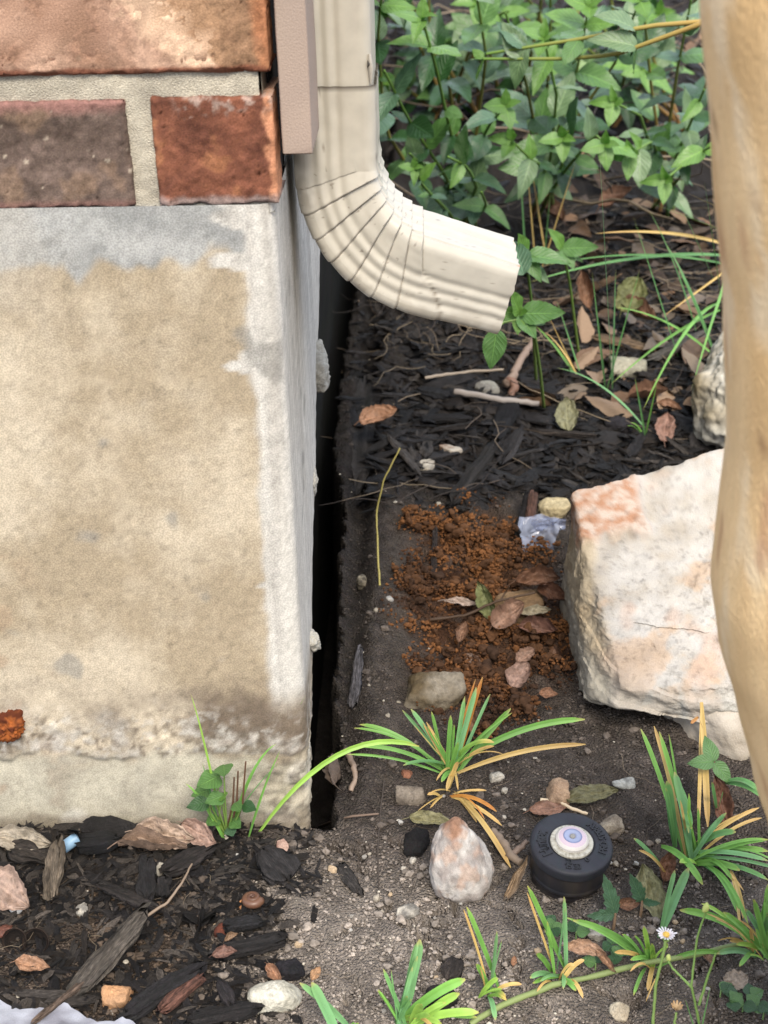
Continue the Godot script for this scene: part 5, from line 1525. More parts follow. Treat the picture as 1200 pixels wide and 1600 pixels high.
func build_scraps() -> void:
	# crumpled clear plastic against the boulder
	var o := thing("plastic_scrap", "crumpled translucent plastic scrap wedged against the boulder's left side", "plastic", on_soil(850, 868))
	var m: StandardMaterial3D = mats.film
	m.albedo_color = Color(0.80, 0.84, 0.95, 0.42)
	m.transparency = BaseMaterial3D.TRANSPARENCY_ALPHA
	m.roughness = 0.18
	var g := on_soil(850, 868)
	var mb := MB.new()
	mb.grid(30, 26, func(a, b):
		var u: float = a / 29.0
		var v: float = b / 25.0
		var q := Vector3(u * 3.0, v * 3.0, 0)
		var p := Vector3(lerpf(-0.020, 0.020, u) * (0.75 + 0.3 * v), 0.034 * v + 0.003, -0.010 * sin(u * PI) - v * 0.012)
		p += Vector3(cell(q, 0.9), cell(q + Vector3(9, 0, 0), 0.8), cell(q + Vector3(0, 9, 0), 0.9)) * 0.006
		return [g + p, mul(Color.WHITE, 0.85 + 0.3 * noise(q, 1.3))])
	put("film", mb, m, o)
	var fb := MB.new()
	fb.grid(20, 14, func(a, b):
		var u: float = a / 19.0
		var v: float = b / 13.0
		var q := Vector3(u * 3.0, v * 3.0, 4)
		return [g + Vector3(lerpf(-0.012, 0.022, u), 0.020 + 0.018 * v + cell(q, 0.8) * 0.006, -0.016 + 0.006 * v + cell(q, 1.1) * 0.007), srgb(206, 212, 226)])
	put("fold", fb, m, o)
	# pale bluish torn sheet at the bottom left
	var g2 := on_soil(70, 1598)
	var sb := MB.new()
	sb.grid(60, 40, func(a, b):
		var u: float = a / 59.0
		var v: float = b / 39.0
		var rag := noise(Vector3(u * 4.0, 0, 3), 1.0) * 0.010 + noise(Vector3(u * 22.0, 0, 3), 1.0) * 0.0015
		var x := lerpf(-0.085, 0.058 + noise(Vector3(v * 8.0, 2, 0), 1.0) * 0.008, u)
		var z := lerpf(0.045, -0.024 + rag + u * 0.030, v)
		var p := Vector3(x, 0.007 + noise(Vector3(x, 0, z), 30.0) * 0.004 + rough(Vector3(x, 3, z), 40.0) * 0.002, z)
		return [g2 + p, srgb(160, 163, 174).lerp(srgb(124, 124, 134), clampf(0.4 + noise(p, 40.0) * 1.5, 0.0, 1.0))])
	tag(put("torn_sheet", sb, mats.board, null, g2), "torn pale bluish sheet of plastic lying in the bottom left corner", "plastic sheet")
	# little blue tube end
	var t0 := on_soil(112, 1340)
	var bb := MB.new()
	bb.tube([t0 + Vector3(-0.006, 0.010, 0.002), t0 + Vector3(0.006, 0.016, -0.004)], [0.0045, 0.0045], 16, srgb(132, 164, 190))
	tag(put("blue_tube", bb, mats.plastic, null, t0), "short pale blue plastic tube end in the mulch by the wall", "plastic tube")
	# acorn caps and snail shell
	for r in [[57, 1482, 0.0088, "hollow brown acorn cup lying open at the lower left"], [24, 1480, 0.0080, "second acorn cup at the photo's left edge, in shadow"]]:
		var q := on_soil(r[0], r[1]) + Vector3(0, 0.006, 0)
		var ab := MB.new()
		ab.grid(33, 12, func(a, b):
			var an: float = TAU * (a % 32) / 32.0
			var prof: Array = [[1.0, 0.1], [1.05, 0.0], [1.02, -0.25], [0.9, -0.6], [0.6, -0.9], [0.2, -1.0], [0.2, -0.9], [0.55, -0.8], [0.78, -0.5], [0.86, -0.2], [0.88, 0.0], [0.95, 0.12]][b]
			return [q + Basis(Vector3.RIGHT, 0.9) * (Vector3(cos(an) * prof[0], prof[1], sin(an) * prof[0]) * r[2]), srgb(96, 78, 66).lerp(srgb(50, 40, 36), 1.0 if b > 5 and b < 10 else 0.2)])
		tag(put("acorn_cup", ab, mats.bark, null, q), r[3], "acorn cup")
	var sp := on_soil(395, 1416) + Vector3(0, 0.006, 0)
	var nb2 := MB.new()
	var ring := []
	var rad := []
	for k in 44:
		var t := k / 43.0
		var an: float = t * TAU * 2.3
		var rr := 0.0050 * (1.0 - t) + 0.0006
		ring.append(sp + Vector3(cos(an) * rr, t * 0.004, sin(an) * rr * 0.9))
		rad.append(0.0030 * (1.0 - t) + 0.0005)
	nb2.tube(ring, rad, 12, srgb(104, 74, 58), srgb(78, 54, 44))
	tag(put("snail_shell", nb2, mats.plastic, null, sp), "brown coiled snail shell in the mulch right of the stake", "snail shell")
	stone("pinkish striped snail-like pebble near the footing's right end", 441, 1320, 22, 22, srgb(190, 160, 146), srgb(150, 118, 106), 4)
	stone("orange shell fragment beside the snail shell", 381, 1410, 14, 18, srgb(220, 160, 110), srgb(200, 140, 96), 3, 9.0, "shell_fragment", "shell")
	stone("white curled bird dropping on the leaf at the left edge", 26, 1414, 36, 22, srgb(226, 226, 226), srgb(196, 200, 204), 3, 5.0, "dropping", "dropping")
	stone("reddish brown seed husk beside the snail shell", 346, 1452, 22, 24, srgb(110, 66, 54), srgb(84, 52, 44), 3, 6.0, "seed_husk", "husk")

# ---------------------------------------------------------------- green plants
func build_grass() -> void:
	grass_plant("grass_tuft", "green and yellow grass tuft in the centre below the hollow", "grass", 702, 1205, [
		[562, 1132, 0.030, 4.6, "g", 0.020], [560, 1166, 0.022, 4.2, "g", 0.016], [642, 1108, 0.050, 5.6, "b", 0.004], [674, 1112, 0.048, 4.2, "g", 0.004], [668, 1135, 0.04, 5.0, "g", 0.0],
		[744, 1074, 0.060, 6.0, "b", 0.004], [726, 1090, 0.052, 4.6, "d", 0.006], [704, 1118, 0.048, 5.2, "g", 0.002], [798, 1107, 0.044, 5.6, "g", 0.006], [914, 1124, 0.034, 6.4, "g", 0.026],
		[915, 1163, 0.018, 5.0, "s", 0.016], [754, 1058, 0.066, 4.4, "o", 0.002], [666, 1128, 0.044, 2.6, "s", 0.0], [772, 1160, 0.030, 5.0, "m", 0.020], [716, 1160, 0.035, 4.6, "g", 0.0],
		[698, 1236, 0.020, 4.4, "s", 0.012], [630, 1196, 0.022, 4.0, "d", 0.012], [690, 1222, 0.018, 4.6, "g", 0.010], [772, 1166, 0.026, 3.6, "s", 0.01]])
	grass_plant("dead_grass", "withered straw-coloured runner hanging from the central grass tuft", "dry grass", 702, 1238, [
		[798, 1356, 0.004, 5.4, "s", 0.016], [784, 1290, 0.004, 4.0, "s", 0.010], [776, 1268, 0.008, 3.6, "o", 0.014], [668, 1242, 0.010, 3.4, "s", 0.006], [745, 1285, 0.004, 3.2, "s", 0.006], [716, 1190, 0.030, 4.4, "s", 0.006], [760, 1235, 0.004, 2.4, "s", 0.004], [672, 1262, 0.004, 2.6, "s", 0.004]])
	# weed at the wall's corner
	var w := grass_plant("weed", "small leafy weed with thin grass blades growing against the footing", "weed", 352, 1306, [
		[298, 1084, 0.134, 2.8, "y", 0.030], [478, 1086, 0.134, 3.4, "g", 0.008, 392, 1290, 0.02], [432, 1162, 0.092, 4.2, "g", 0.030], [290, 1224, 0.058, 4.0, "g", 0.016], [438, 1190, 0.076, 1.6, "d", 0.01], [316, 1192, 0.076, 3.0, "d", 0.010], [438, 1172, 0.086, 3.0, "g", 0.01, 388, 1310, 0.0]], "", 0.006, true)
	var wp := on_soil(355, 1306)
	for r in [[322, 1222, 0.060, -0.4, 0.030, "leaf_mid"], [305, 1258, 0.040, -0.9, 0.022, "leaf_deep"], [350, 1205, 0.070, 0.1, 0.026, "leaf_mid"], [332, 1250, 0.046, -0.5, 0.022, "leaf_mid"], [372, 1262, 0.040, 0.3, 0.018, "leaf_mid"], [392, 1262, 0.040, 0.7, 0.018, "leaf_deep"], [362, 1300, 0.014, 0.2, 0.020, "leaf_blue"], [370, 1288, 0.020, 0.4, 0.020, "leaf_mid"], [330, 1284, 0.018, -0.3, 0.020, "leaf_mid"], [346, 1246, 0.044, 0.1, 0.018, "leaf_young"], [310, 1240, 0.042, -0.6, 0.020, "leaf_mid"]]:
		var tip := at_height(r[0], r[1], r[2])
		var d := Vector3(r[3], 0.2, 0.6).normalized()
		inst("leaf", leaf_kinds[5], mats[r[5]], w, Transform3D(facing(d, Vector3(r[3] * 0.3, 0.8, 0.8)).scaled_local(Vector3(1, 1, 1) * r[4] * 0.82), tip - d * r[4] * 0.5))
		var sb := MB.new()
		sb.tube([wp, (wp + tip) * 0.5 + Vector3(0, 0.006, 0), tip - d * r[4] * 0.5], [0.0009, 0.0007, 0.0005], 5, srgb(120, 150, 76, 0.8))
		put("stem", sb, mats.stem, w)
	for r in [[372, 1205, 0.070, 358], [384, 1190, 0.078, 364], [366, 1215, 0.066, 352]]:
		var sb := MB.new()
		var tp := at_height(r[0], r[1], r[2])
		sb.tube([on_soil(r[3], 1306), at_height((r[0] + r[3]) * 0.5 + 5, 1255, 0.03), tp], [0.0006, 0.0008, 0.0006], 6, srgb(104, 76, 60))
		put("seed_stalk", sb, mats.stem, w)
	grass_plant("long_blade", "single long bright blade arching from the weed over the gap", "grass", 402, 1300, [[655, 1166, 0.052, 5.2, "y", 0.066]], "", 0.001)
	# foreground sprouts
	grass_plant("grass_sprout", "single broad blade entering at the bottom edge left of centre", "grass", 545, 1625, [[487, 1535, 0.040, 8.0, "b", 0.004], [560, 1598, 0.02, 5.0, "g", 0.004]])
	grass_plant("grass_sprout", "thick sprout of broad blades at the bottom centre", "grass", 628, 1604, [
		[656, 1468, 0.052, 9.5, "b", 0.004], [652, 1494, 0.048, 5.0, "b", 0.0], [599, 1514, 0.040, 3.4, "d", 0.002], [590, 1548, 0.03, 3.6, "g", 0.004], [727, 1530, 0.036, 8.0, "g", 0.012], [718, 1552, 0.034, 7.0, "y", 0.010], [660, 1570, 0.034, 7.5, "y", 0.010], [748, 1582, 0.020, 6.5, "y", 0.010], [745, 1590, 0.014, 6.0, "g", 0.008], [636, 1556, 0.03, 4.4, "d", 0.004], [690, 1600, 0.02, 5.0, "y", 0.01]])
	grass_plant("grass_sprout", "slim sprout of upright blades left of the creeping stem", "grass", 768, 1556, [
		[729, 1417, 0.062, 4.4, "g", 0.004], [776, 1455, 0.050, 4.2, "b", 0.002], [744, 1506, 0.030, 4.2, "g", 0.004], [778, 1528, 0.024, 4.6, "y", 0.006, 748, 1566, 0.004], [774, 1594, 0.010, 4.4, "b", 0.010], [815, 1538, 0.006, 3.0, "s", 0.006], [790, 1560, 0.01, 4.0, "m", 0.008]])
	grass_plant("grass_sprout", "sprout in front of the sprinkler with two tall blades", "grass", 876, 1526, [
		[824, 1384, 0.068, 4.6, "g", 0.002], [881, 1401, 0.058, 4.4, "b", 0.0], [838, 1490, 0.028, 4.2, "g", 0.006], [828, 1528, 0.014, 4.6, "b", 0.010], [900, 1548, 0.006, 5.0, "g", 0.010], [913, 1500, 0.018, 3.8, "s", 0.010], [880, 1545, 0.006, 3.6, "b", 0.010], [855, 1440, 0.046, 3.0, "g", 0.0], [832, 1536, 0.01, 4.0, "g", 0.006]])
	grass_plant("grass_clump", "large clump of broad blades on the right under the boulder", "grass", 1080, 1340, [
		[1001, 1139, 0.080, 6.0, "g", 0.010], [1030, 1143, 0.084, 4.6, "g", 0.002], [1054, 1340, 0.01, 7.0, "d", 0.0, 1056, 1342, 0.0], [1042, 1220, 0.060, 8.0, "d", 0.004, 1054, 1330, 0.004], [1054, 1206, 0.062, 7.0, "b", 0.012], [1080, 1295, 0.03, 6.6, "d", 0.010, 1050, 1268, 0.03], [1185, 1236, 0.042, 6.6, "d", 0.012, 1125, 1272, 0.03], [1076, 1240, 0.05, 5.0, "g", 0.0], [1112, 1222, 0.054, 4.2, "d", 0.0, 1118, 1290, 0.012], [990, 1310, 0.032, 5.0, "d", 0.006, 1042, 1376, 0.004], [1076, 1356, 0.05, 7.5, "b", 0.004, 1030, 1465, 0.0], [1200, 1330, 0.014, 5.4, "g", 0.012], [1200, 1345, 0.02, 5.0, "b", 0.010], [1200, 1312, 0.026, 5.0, "g", 0.010], [1150, 1300, 0.03, 6.0, "d", 0.014], [1156, 1360, 0.012, 6.0, "g", 0.010], [1062, 1348, 0.03, 5.6, "y", 0.006], [1146, 1395, 0.008, 5.0, "d", 0.010], [1156, 1432, 0.006, 5.4, "g", 0.014, 1104, 1366, 0.008], [1098, 1382, 0.016, 6.0, "g", 0.014, 1030, 1355, 0.02], [1079, 1130, 0.086, 3.2, "o", 0.0, 1082, 1200, 0.05], [1106, 1292, 0.02, 6.2, "s", 0.006, 1086, 1186, 0.056], [1186, 1262, 0.03, 3.6, "s", 0.012], [1190, 1278, 0.02, 3.0, "s", 0.014], [1090, 1262, 0.046, 5.0, "g", 0.002], [1135, 1270, 0.04, 4.6, "b", 0.008], [1200, 1375, 0.01, 5.0, "d", 0.01], [1165, 1445, 0.004, 4.0, "s", 0.010, 1140, 1370, 0.006]])
	grass_plant("grass_clump", "grass clump at the right edge below the large clump", "grass", 1190, 1490, [
		[1062, 1422, 0.026, 6.6, "g", 0.020], [1130, 1425, 0.040, 5.0, "g", 0.008], [1178, 1405, 0.046, 4.8, "g", 0.0], [1096, 1412, 0.030, 3.6, "y", 0.014], [1200, 1430, 0.03, 5.0, "d", 0.01], [1150, 1475, 0.022, 4.0, "y", 0.006], [1200, 1382, 0.04, 6.0, "g", 0.0], [1140, 1470, 0.014, 3.4, "s", 0.006], [1165, 1420, 0.034, 4.6, "b", 0.004], [1180, 1452, 0.03, 5.0, "g", 0.004], [1155, 1510, 0.008, 4.0, "g", 0.008], [1120, 1490, 0.02, 5.0, "b", 0.01]])
	var cl := grass_plant("grass_sprout", "leafy sprout on the creeping stem below the white flower", "grass", 1022, 1506, [
		[895, 1438, 0.030, 5.6, "g", 0.012], [972, 1460, 0.034, 4.0, "g", 0.006], [1006, 1447, 0.036, 4.2, "y", 0.002], [1042, 1474, 0.024, 5.0, "y", 0.004], [985, 1500, 0.016, 4.0, "g", 0.006], [1012, 1548, 0.004, 4.0, "s", 0.006], [1130, 1490, 0.012, 4.4, "g", 0.016], [960, 1488, 0.02, 3.8, "s", 0.006], [990, 1555, 0.004, 3.0, "g", 0.010], [1018, 1474, 0.026, 4.8, "y", 0.0], [1008, 1482, 0.02, 4.6, "g", 0.0]])
	twig("green creeping grass stem running along the bottom right", [[735, 1600, 0.006], [790, 1568, 0.006], [860, 1540, 0.006], [915, 1528, 0.007], [1000, 1506, 0.008], [1075, 1494, 0.006], [1180, 1470, 0.006]], 0.0020, 0.0017, srgb(128, 142, 90, 0.85), "creeping_stem", "stem")
	var hs := grass_plant("seed_sprout", "twin thin seed stalks rising at the bottom right", "weed", 1092, 1608, [[1070, 1560, 0.03, 1.6, "d", 0.0], [1110, 1540, 0.04, 1.6, "d", 0.0]], "", 0.003, true)
	for r in [[[1094, 1606, 0.0], [1080, 1540, 0.035], [1088, 1470, 0.060], [1103, 1424, 0.085]], [[1080, 1542, 0.034], [1050, 1512, 0.040], [1044, 1502, 0.044]], [[1092, 1570, 0.02], [1108, 1520, 0.04], [1118, 1490, 0.055]]]:
		twig("", r, 0.0009, 0.0006, srgb(124, 156, 84, 0.85), "stalk", "", hs)
	for r in [[1103, 1418, 0.087, 0.0032], [1044, 1497, 0.045, 0.0024]]:
		var bb := MB.new()
		stone_mesh(bb, at_height(r[0], r[1], r[2]), random_planes(r[3] * 0.75, r[3] * 1.3, r[3] * 0.75), 2, 5.0, 0.0001, 200.0, func(p, n): return srgb(176, 186, 110))
		put("bud", bb, mats.stem, hs)
	# white aster
	var f := thing("white_flower", "small white daisy-like flower on a thin stem at the lower right", "flower", on_soil(1020, 1600))
	twig("", [[1020, 1604, 0.0], [1024, 1540, 0.028], [1036, 1492, 0.046], [1040, 1470, 0.054]], 0.0010, 0.0009, srgb(124, 150, 84, 0.85), "stem", "", f)
	var hp := at_height(1041, 1464, 0.056)
	var fm: StandardMaterial3D = mats.stem
	for k in 16:
		var an: float = TAU * k / 16.0
		var d := Vector3(cos(an), 0.55, sin(an))
		var pb := MB.new()
		blade_mesh(pb, hp + d * 0.001, hp + d.normalized() * rng.randf_range(0.0055, 0.0078), 0.0014, 0.001, srgb(226, 222, 232, 0.9), srgb(232, 232, 240, 0.9), rng.randf_range(-0.3, 0.3), 0.1)
		put("petal", pb, mats.blade, f)
	var cb := MB.new()
	stone_mesh(cb, hp + Vector3(0, 0.002, 0), random_planes(0.0026, 0.002, 0.0026), 3, 5.0, 0.0004, 700.0, func(p, n): return srgb(214, 176, 84))
	put("flower_centre", cb, fm, f)
	var ub := MB.new()
	stone_mesh(ub, hp + Vector3(0, -0.0015, 0), random_planes(0.0026, 0.003, 0.0026), 2, 5.0, 0.0002, 400.0, func(p, n): return srgb(120, 150, 80))
	put("calyx", ub, fm, f)
	# the spent second flower
	var f2 := thing("spent_flower", "spent orange-brown flower head at the bottom right edge", "flower", on_soil(1056, 1615))
	twig("", [[1056, 1616, 0.0], [1054, 1596, 0.012], [1057, 1582, 0.018]], 0.0009, 0.0008, srgb(124, 150, 84, 0.85), "stem", "", f2)
	var h2 := at_height(1057, 1578, 0.020)
	for k in 9:
		var an: float = TAU * k / 9.0
		var pb := MB.new()
		blade_mesh(pb, h2, h2 + Vector3(cos(an) * 0.6, 0.8, sin(an) * 0.6) * 0.006, 0.0016, 0.0, srgb(186, 160, 124), srgb(176, 140, 100), 0.0, 0.1)
		put("petal", pb, mats.blade, f2)
	# toothed blue-green seedlings
	var hol := serrated_leaf(0.34, 0.05, 0.18, 5, 0.34)
	for r in [["toothed blue-green seedling nearest the sprinkler", 958, 1452, [[944, 1366, 0.045, 1.0], [918, 1432, 0.024, 0.5]]], ["second toothed seedling right of the first, under the grass", 1000, 1432, [[985, 1366, 0.042, 0.9], [1032, 1412, 0.022, 0.6]]]]:
		var g := on_soil(r[1], r[2])
		var s := thing("seedling", r[0], "seedling", g)
		var sb := MB.new()
		sb.tube([g, g + Vector3(0.0005, 0.006, 0), g + Vector3(0.001, 0.013, -0.002)], [0.0012, 0.0011, 0.0009], 6, srgb(126, 104, 84))
		put("stem", sb, mats.stem, s)
		for l in r[3]:
			var tip := at_height(l[0], l[1], g.y + l[2])
			var b0 := g + Vector3(0.001, 0.012, -0.002)
			inst("leaf", hol, mats.leaf_blue, s, Transform3D(facing(tip - b0, Vector3(0.2, 0.55, 0.85)).scaled_local(Vector3.ONE * b0.distance_to(tip)), b0))
	# clover at the bottom right and scattered round leaves
	for r in [["round-leaved clover patch at the bottom right corner", 1160, 1590, [[1125, 1558], [1142, 1575], [1152, 1562], [1172, 1566], [1182, 1580], [1160, 1580], [1192, 1592]]], ["tiny round-leaved weed under the pale orange leaf", 925, 1500, [[900, 1465], [930, 1515], [955, 1485], [968, 1492], [960, 1502]]], ["tiny round-leaved weed right of the front sprout", 890, 1460, [[868, 1452], [900, 1466], [862, 1460]]]]:
		var g := on_soil(r[1], r[2])
		var s := thing("clover", r[0], "clover", g)
		for l in r[3]:
			var p := on_soil(l[0], l[1]) + Vector3(0, 0.006, 0)
			for k in 2:
				var an: float = rng.randf() * TAU
				var d := Vector3(cos(an), 0.15, sin(an))
				inst("leaf", leaf_kinds[5], mats["leaf_mid" if k else "leaf_deep"], s, Transform3D(facing(d, Vector3(0, 1, 0.3)).scaled_local(Vector3(0.0095, 0.0095, 0.014)), p))
			var sb := MB.new()
			sb.tube([p - Vector3(0, 0.008, 0), p], [0.0006, 0.0005], 5, srgb(120, 150, 90))
			put("stem", sb, mats.stem, s)
	# a three-leaved sprig against the boulder
	var sg := on_soil(1118, 1262)
	var sprig := thing("leafy_sprig", "small dark green three-leaved sprig in front of the boulder", "seedling", sg)
	var sp := at_height(1116, 1190, 0.045)
	var spb := MB.new()
	spb.tube([sg, (sg + sp) * 0.5 + Vector3(0.002, 0, 0), sp], [0.0010, 0.0009, 0.0007], 6, srgb(110, 80, 70))
	put("stem", spb, mats.stem, sprig)
	for d in [Vector3(-1, 0.1, 0.2), Vector3(0.6, -0.6, 0.5), Vector3(-0.2, 0.5, -0.6)]:
		inst("leaf", leaf_kinds[0], mats.leaf_mid, sprig, Transform3D(facing(d, Vector3(0, 1, 0.7)).scaled_local(Vector3.ONE * 0.021), sp))
	# tall thin grass in the back
	grass_plant("tall_grass", "tall thin upright grass stems right of the downspout's mouth", "grass", 950, 610, [
		[936, 225, 0.42, 5.6, "b", 0.0], [925, 425, 0.20, 5.0, "d", 0.0], [962, 420, 0.18, 4.0, "b", 0.0], [870, 575, 0.05, 5.0, "b", 0.03, 1010, 672, 0.0], [1000, 420, 0.16, 3.4, "d", 0.0]], "", 0.006, true)
	grass_plant("tall_grass", "spreading grass with long arching blades left of the trunk", "grass", 1120, 560, [
		[930, 365, 0.16, 6.5, "s", 0.02, 1140, 450, 0.06], [830, 440, 0.09, 9.0, "d", 0.03, 1150, 455, 0.05], [1010, 315, 0.22, 8.0, "g", 0.0, 1140, 430, 0.06], [1015, 330, 0.20, 8.0, "d", 0.02, 1085, 540, 0.02], [850, 415, 0.10, 4.4, "d", 0.03, 1140, 470, 0.05], [1050, 290, 0.26, 6.0, "d", 0.0, 1110, 480, 0.04], [1100, 280, 0.28, 6.0, "d", 0.0, 1120, 500, 0.04], [1005, 640, 0.02, 6.5, "g", 0.05, 1115, 520, 0.04], [955, 600, 0.03, 5.5, "g", 0.02, 1120, 530, 0.04], [1070, 300, 0.22, 4.5, "s", 0.0, 1140, 420, 0.08], [1035, 495, 0.05, 4.5, "s", 0.0, 1140, 480, 0.06], [990, 340, 0.20, 5.0, "d", 0.0, 1060, 560, 0.0], [1080, 610, 0.02, 6.0, "g", 0.02, 1140, 470, 0.06], [1040, 380, 0.15, 5.0, "b", 0.02], [960, 480, 0.07, 5.0, "g", 0.03], [1060, 420, 0.13, 6.0, "d", 0.01]], "", 0.01, true)
	grass_plant("tall_grass", "thin dry stems standing under the middle shrub", "dry grass", 840, 420, [
		[830, 260, 0.14, 4.0, "s", 0.0], [860, 300, 0.12, 4.0, "d", 0.0], [812, 250, 0.16, 5.0, "d", 0.0], [822, 240, 0.18, 4.0, "s", 0.0], [900, 250, 0.17, 3.4, "s", 0.0]], "", 0.02, true)
	grass_plant("grass_sprout", "small green sprout growing beside the dead leaf near the pale rock", "grass", 1008, 684, [[992, 590, 0.09, 4.0, "d", 0.0], [1026, 600, 0.08, 3.4, "g", 0.0], [985, 660, 0.02, 3.0, "g", 0.01]], "", 0.004, true)
	grass_plant("grass_sprout", "pale young blade growing from the mulch near the outlet leaf", "grass", 905, 590, [[838, 510, 0.05, 5.0, "g", 0.01], [870, 470, 0.09, 3.0, "d", 0.0]], "", 0.004, true)

func build_shrubs() -> void:
	for k in 5:
		leaf_kinds.append(serrated_leaf([0.62, 0.56, 0.66, 0.52, 0.60][k], [0.10, 0.28, 0.18, 0.40, -0.05][k], [0.12, 0.28, -0.08, 0.34, 0.2][k], [15, 17, 14, 16, 18][k], 0.14))
	leaf_kinds.append(serrated_leaf(0.72, 0.05, 0.08, 3, 0.0))
	var brown := srgb(146, 106, 66)
	var green := srgb(110, 132, 66)
	# rows: root px, root py | then bend points [px, py, z]; sizes in metres
	var build := func(called: String, label: String, root: Vector2, stems: Array) -> Node3D:
		var g := on_soil(root.x, root.y)
		var o := thing(called, label, "shrub", g, "leafy shrubs behind the downspout")
		for s in stems:
			var pts := [g + Vector3(rng.randf_range(-0.03, 0.03), -0.005, rng.randf_range(-0.03, 0.03))]
			for p in s[0]: pts.append(at_z(p[0], p[1], p[2]))
			shoot(o, pts, 0.0034, 0.0016, s[1], s[2], brown if s[3] else green, s[4])
		return o
	var kids := leaf_kinds
	leaf_kinds = kids.slice(0, 5)
	build.call("lantana_shrub", "leafy green shrub right behind the downspout pipe", Vector2(720, 360), [
		[[[700, 280, -1.10], [640, 190, -0.95], [600, 110, -0.85]], 6, 0.072, false, 0.25],
		[[[690, 270, -1.15], [650, 250, -1.00], [640, 240, -0.90]], 2, 0.067, false, 0.4],
		[[[720, 260, -1.10], [700, 190, -1.00], [680, 100, -0.90], [660, 30, -0.85]], 7, 0.074, false, 0.25],
		[[[745, 290, -1.0], [730, 260, -0.9], [700, 245, -0.80]], 4, 0.067, false, 0.3],
		[[[740, 280, -1.15], [760, 200, -1.0], [790, 165, -0.9]], 5, 0.067, false, 0.3],
		[[[720, 260, -1.3], [700, 120, -1.2], [640, 20, -1.1], [610, -50, -1.0]], 7, 0.077, true, 0.3],
		[[[740, 240, -1.3], [760, 90, -1.2], [740, -40, -1.1]], 7, 0.079, true, 0.25],
		[[[700, 330, -1.0], [660, 290, -0.85], [648, 262, -0.75]], 4, 0.042, false, 0.4],
		[[[760, 320, -1.0], [752, 300, -0.9]], 1, 0.062, false, 0.6],
		[[[650, 280, -1.2], [600, 200, -1.1], [590, 40, -1.0], [600, -30, -0.95]], 7, 0.072, true, 0.3]])
	build.call("lantana_shrub", "leafy shrub with brown branches in the upper middle", Vector2(850, 330), [
		[[[840, 220, -1.3], [820, 120, -1.2], [790, 20, -1.1]], 7, 0.077, true, 0.3],
		[[[860, 250, -1.2], [870, 150, -1.1], [850, 60, -1.0]], 6, 0.074, false, 0.3],
		[[[880, 270, -1.2], [930, 210, -1.05], [945, 225, -0.95]], 5, 0.069, false, 0.3],
		[[[850, 260, -1.15], [830, 250, -1.0], [800, 220, -0.95]], 4, 0.067, false, 0.3],
		[[[860, 240, -1.3], [900, 120, -1.2], [920, 10, -1.1]], 7, 0.079, true, 0.3],
		[[[880, 250, -1.25], [900, 190, -1.15], [880, 215, -1.0]], 4, 0.069, false, 0.35],
		[[[845, 230, -1.45], [860, 90, -1.35], [860, -60, -1.25]], 7, 0.079, true, 0.3],
		[[[870, 230, -1.4], [960, 100, -1.3], [1000, 0, -1.2]], 7, 0.079, true, 0.3]])
	build.call("lantana_shrub", "leafy shrub beside the trunk in the upper right", Vector2(1040, 330), [
		[[[1050, 260, -1.3], [1080, 190, -1.15], [1100, 140, -1.05]], 6, 0.074, false, 0.3],
		[[[1060, 280, -1.2], [1090, 240, -1.1], [1110, 230, -1.0]], 5, 0.067, false, 0.3],
		[[[1020, 240, -1.3], [1000, 180, -1.15], [960, 160, -1.05]], 5, 0.069, false, 0.3],
		[[[1040, 230, -1.4], [1060, 100, -1.3], [1080, 0, -1.2]], 7, 0.079, true, 0.3],
		[[[1030, 250, -1.3], [1020, 220, -1.15], [985, 240, -1.0]], 4, 0.072, false, 0.35],
		[[[1050, 270, -1.2], [1070, 255, -1.05], [1040, 280, -0.95]], 2, 0.067, false, 0.4],
		[[[1060, 220, -1.5], [1120, 100, -1.4], [1180, -20, -1.3]], 7, 0.079, true, 0.3],
		[[[1030, 220, -1.5], [1010, 60, -1.4], [1000, -60, -1.3]], 7, 0.079, true, 0.3]])
	# denser growth farther back
	for r in [["dense dark shrub in the back, top left above the elbow", 700, 100, -2.0], ["dense dark shrub in the back, top centre", 850, 90, -2.1], ["dense dark shrub in the back beside the trunk", 1010, 90, -2.1]]:
		var g := at_height(r[1], 205, 0.0)
		var o := thing("background_shrub", r[0], "shrub", g, "shrubs farther back")
		for k in 10:
			var tip := at_z(r[1] + rng.randf_range(-120, 120), rng.randf_range(-140, 130), r[3] + rng.randf_range(-0.3, 0.35))
			var mid := g.lerp(tip, 0.55) + Vector3(rng.randf_range(-0.05, 0.05), 0.06, 0)
			shoot(o, [g + Vector3(rng.randf_range(-0.1, 0.1), 0, rng.randf_range(-0.1, 0.1)), mid, tip], 0.005, 0.002, 5, 0.10, brown, 0.25, true)
	# two bare brown branches crossing the leaves at the top
	var br := thing("shrub_branch", "pair of brown branches reaching left across the leaves from the trunk", "branch", at_z(1140, 40, -0.75))
	for r in [[[1150, 30, -0.75], [1020, 40, -0.78], [900, 62, -0.80], [760, 84, -0.82]], [[1150, 18, -0.72], [1060, 50, -0.75], [960, 86, -0.78], [880, 92, -0.80], [755, 92, -0.82]]]:
		var pts := []
		for p in r: pts.append(at_z(p[0], p[1], p[2]))
		var n0 := br.get_child_count()
		shoot(br, pts, 0.0030, 0.0016, 4, 0.055, srgb(176, 142, 84), 0.1, true)
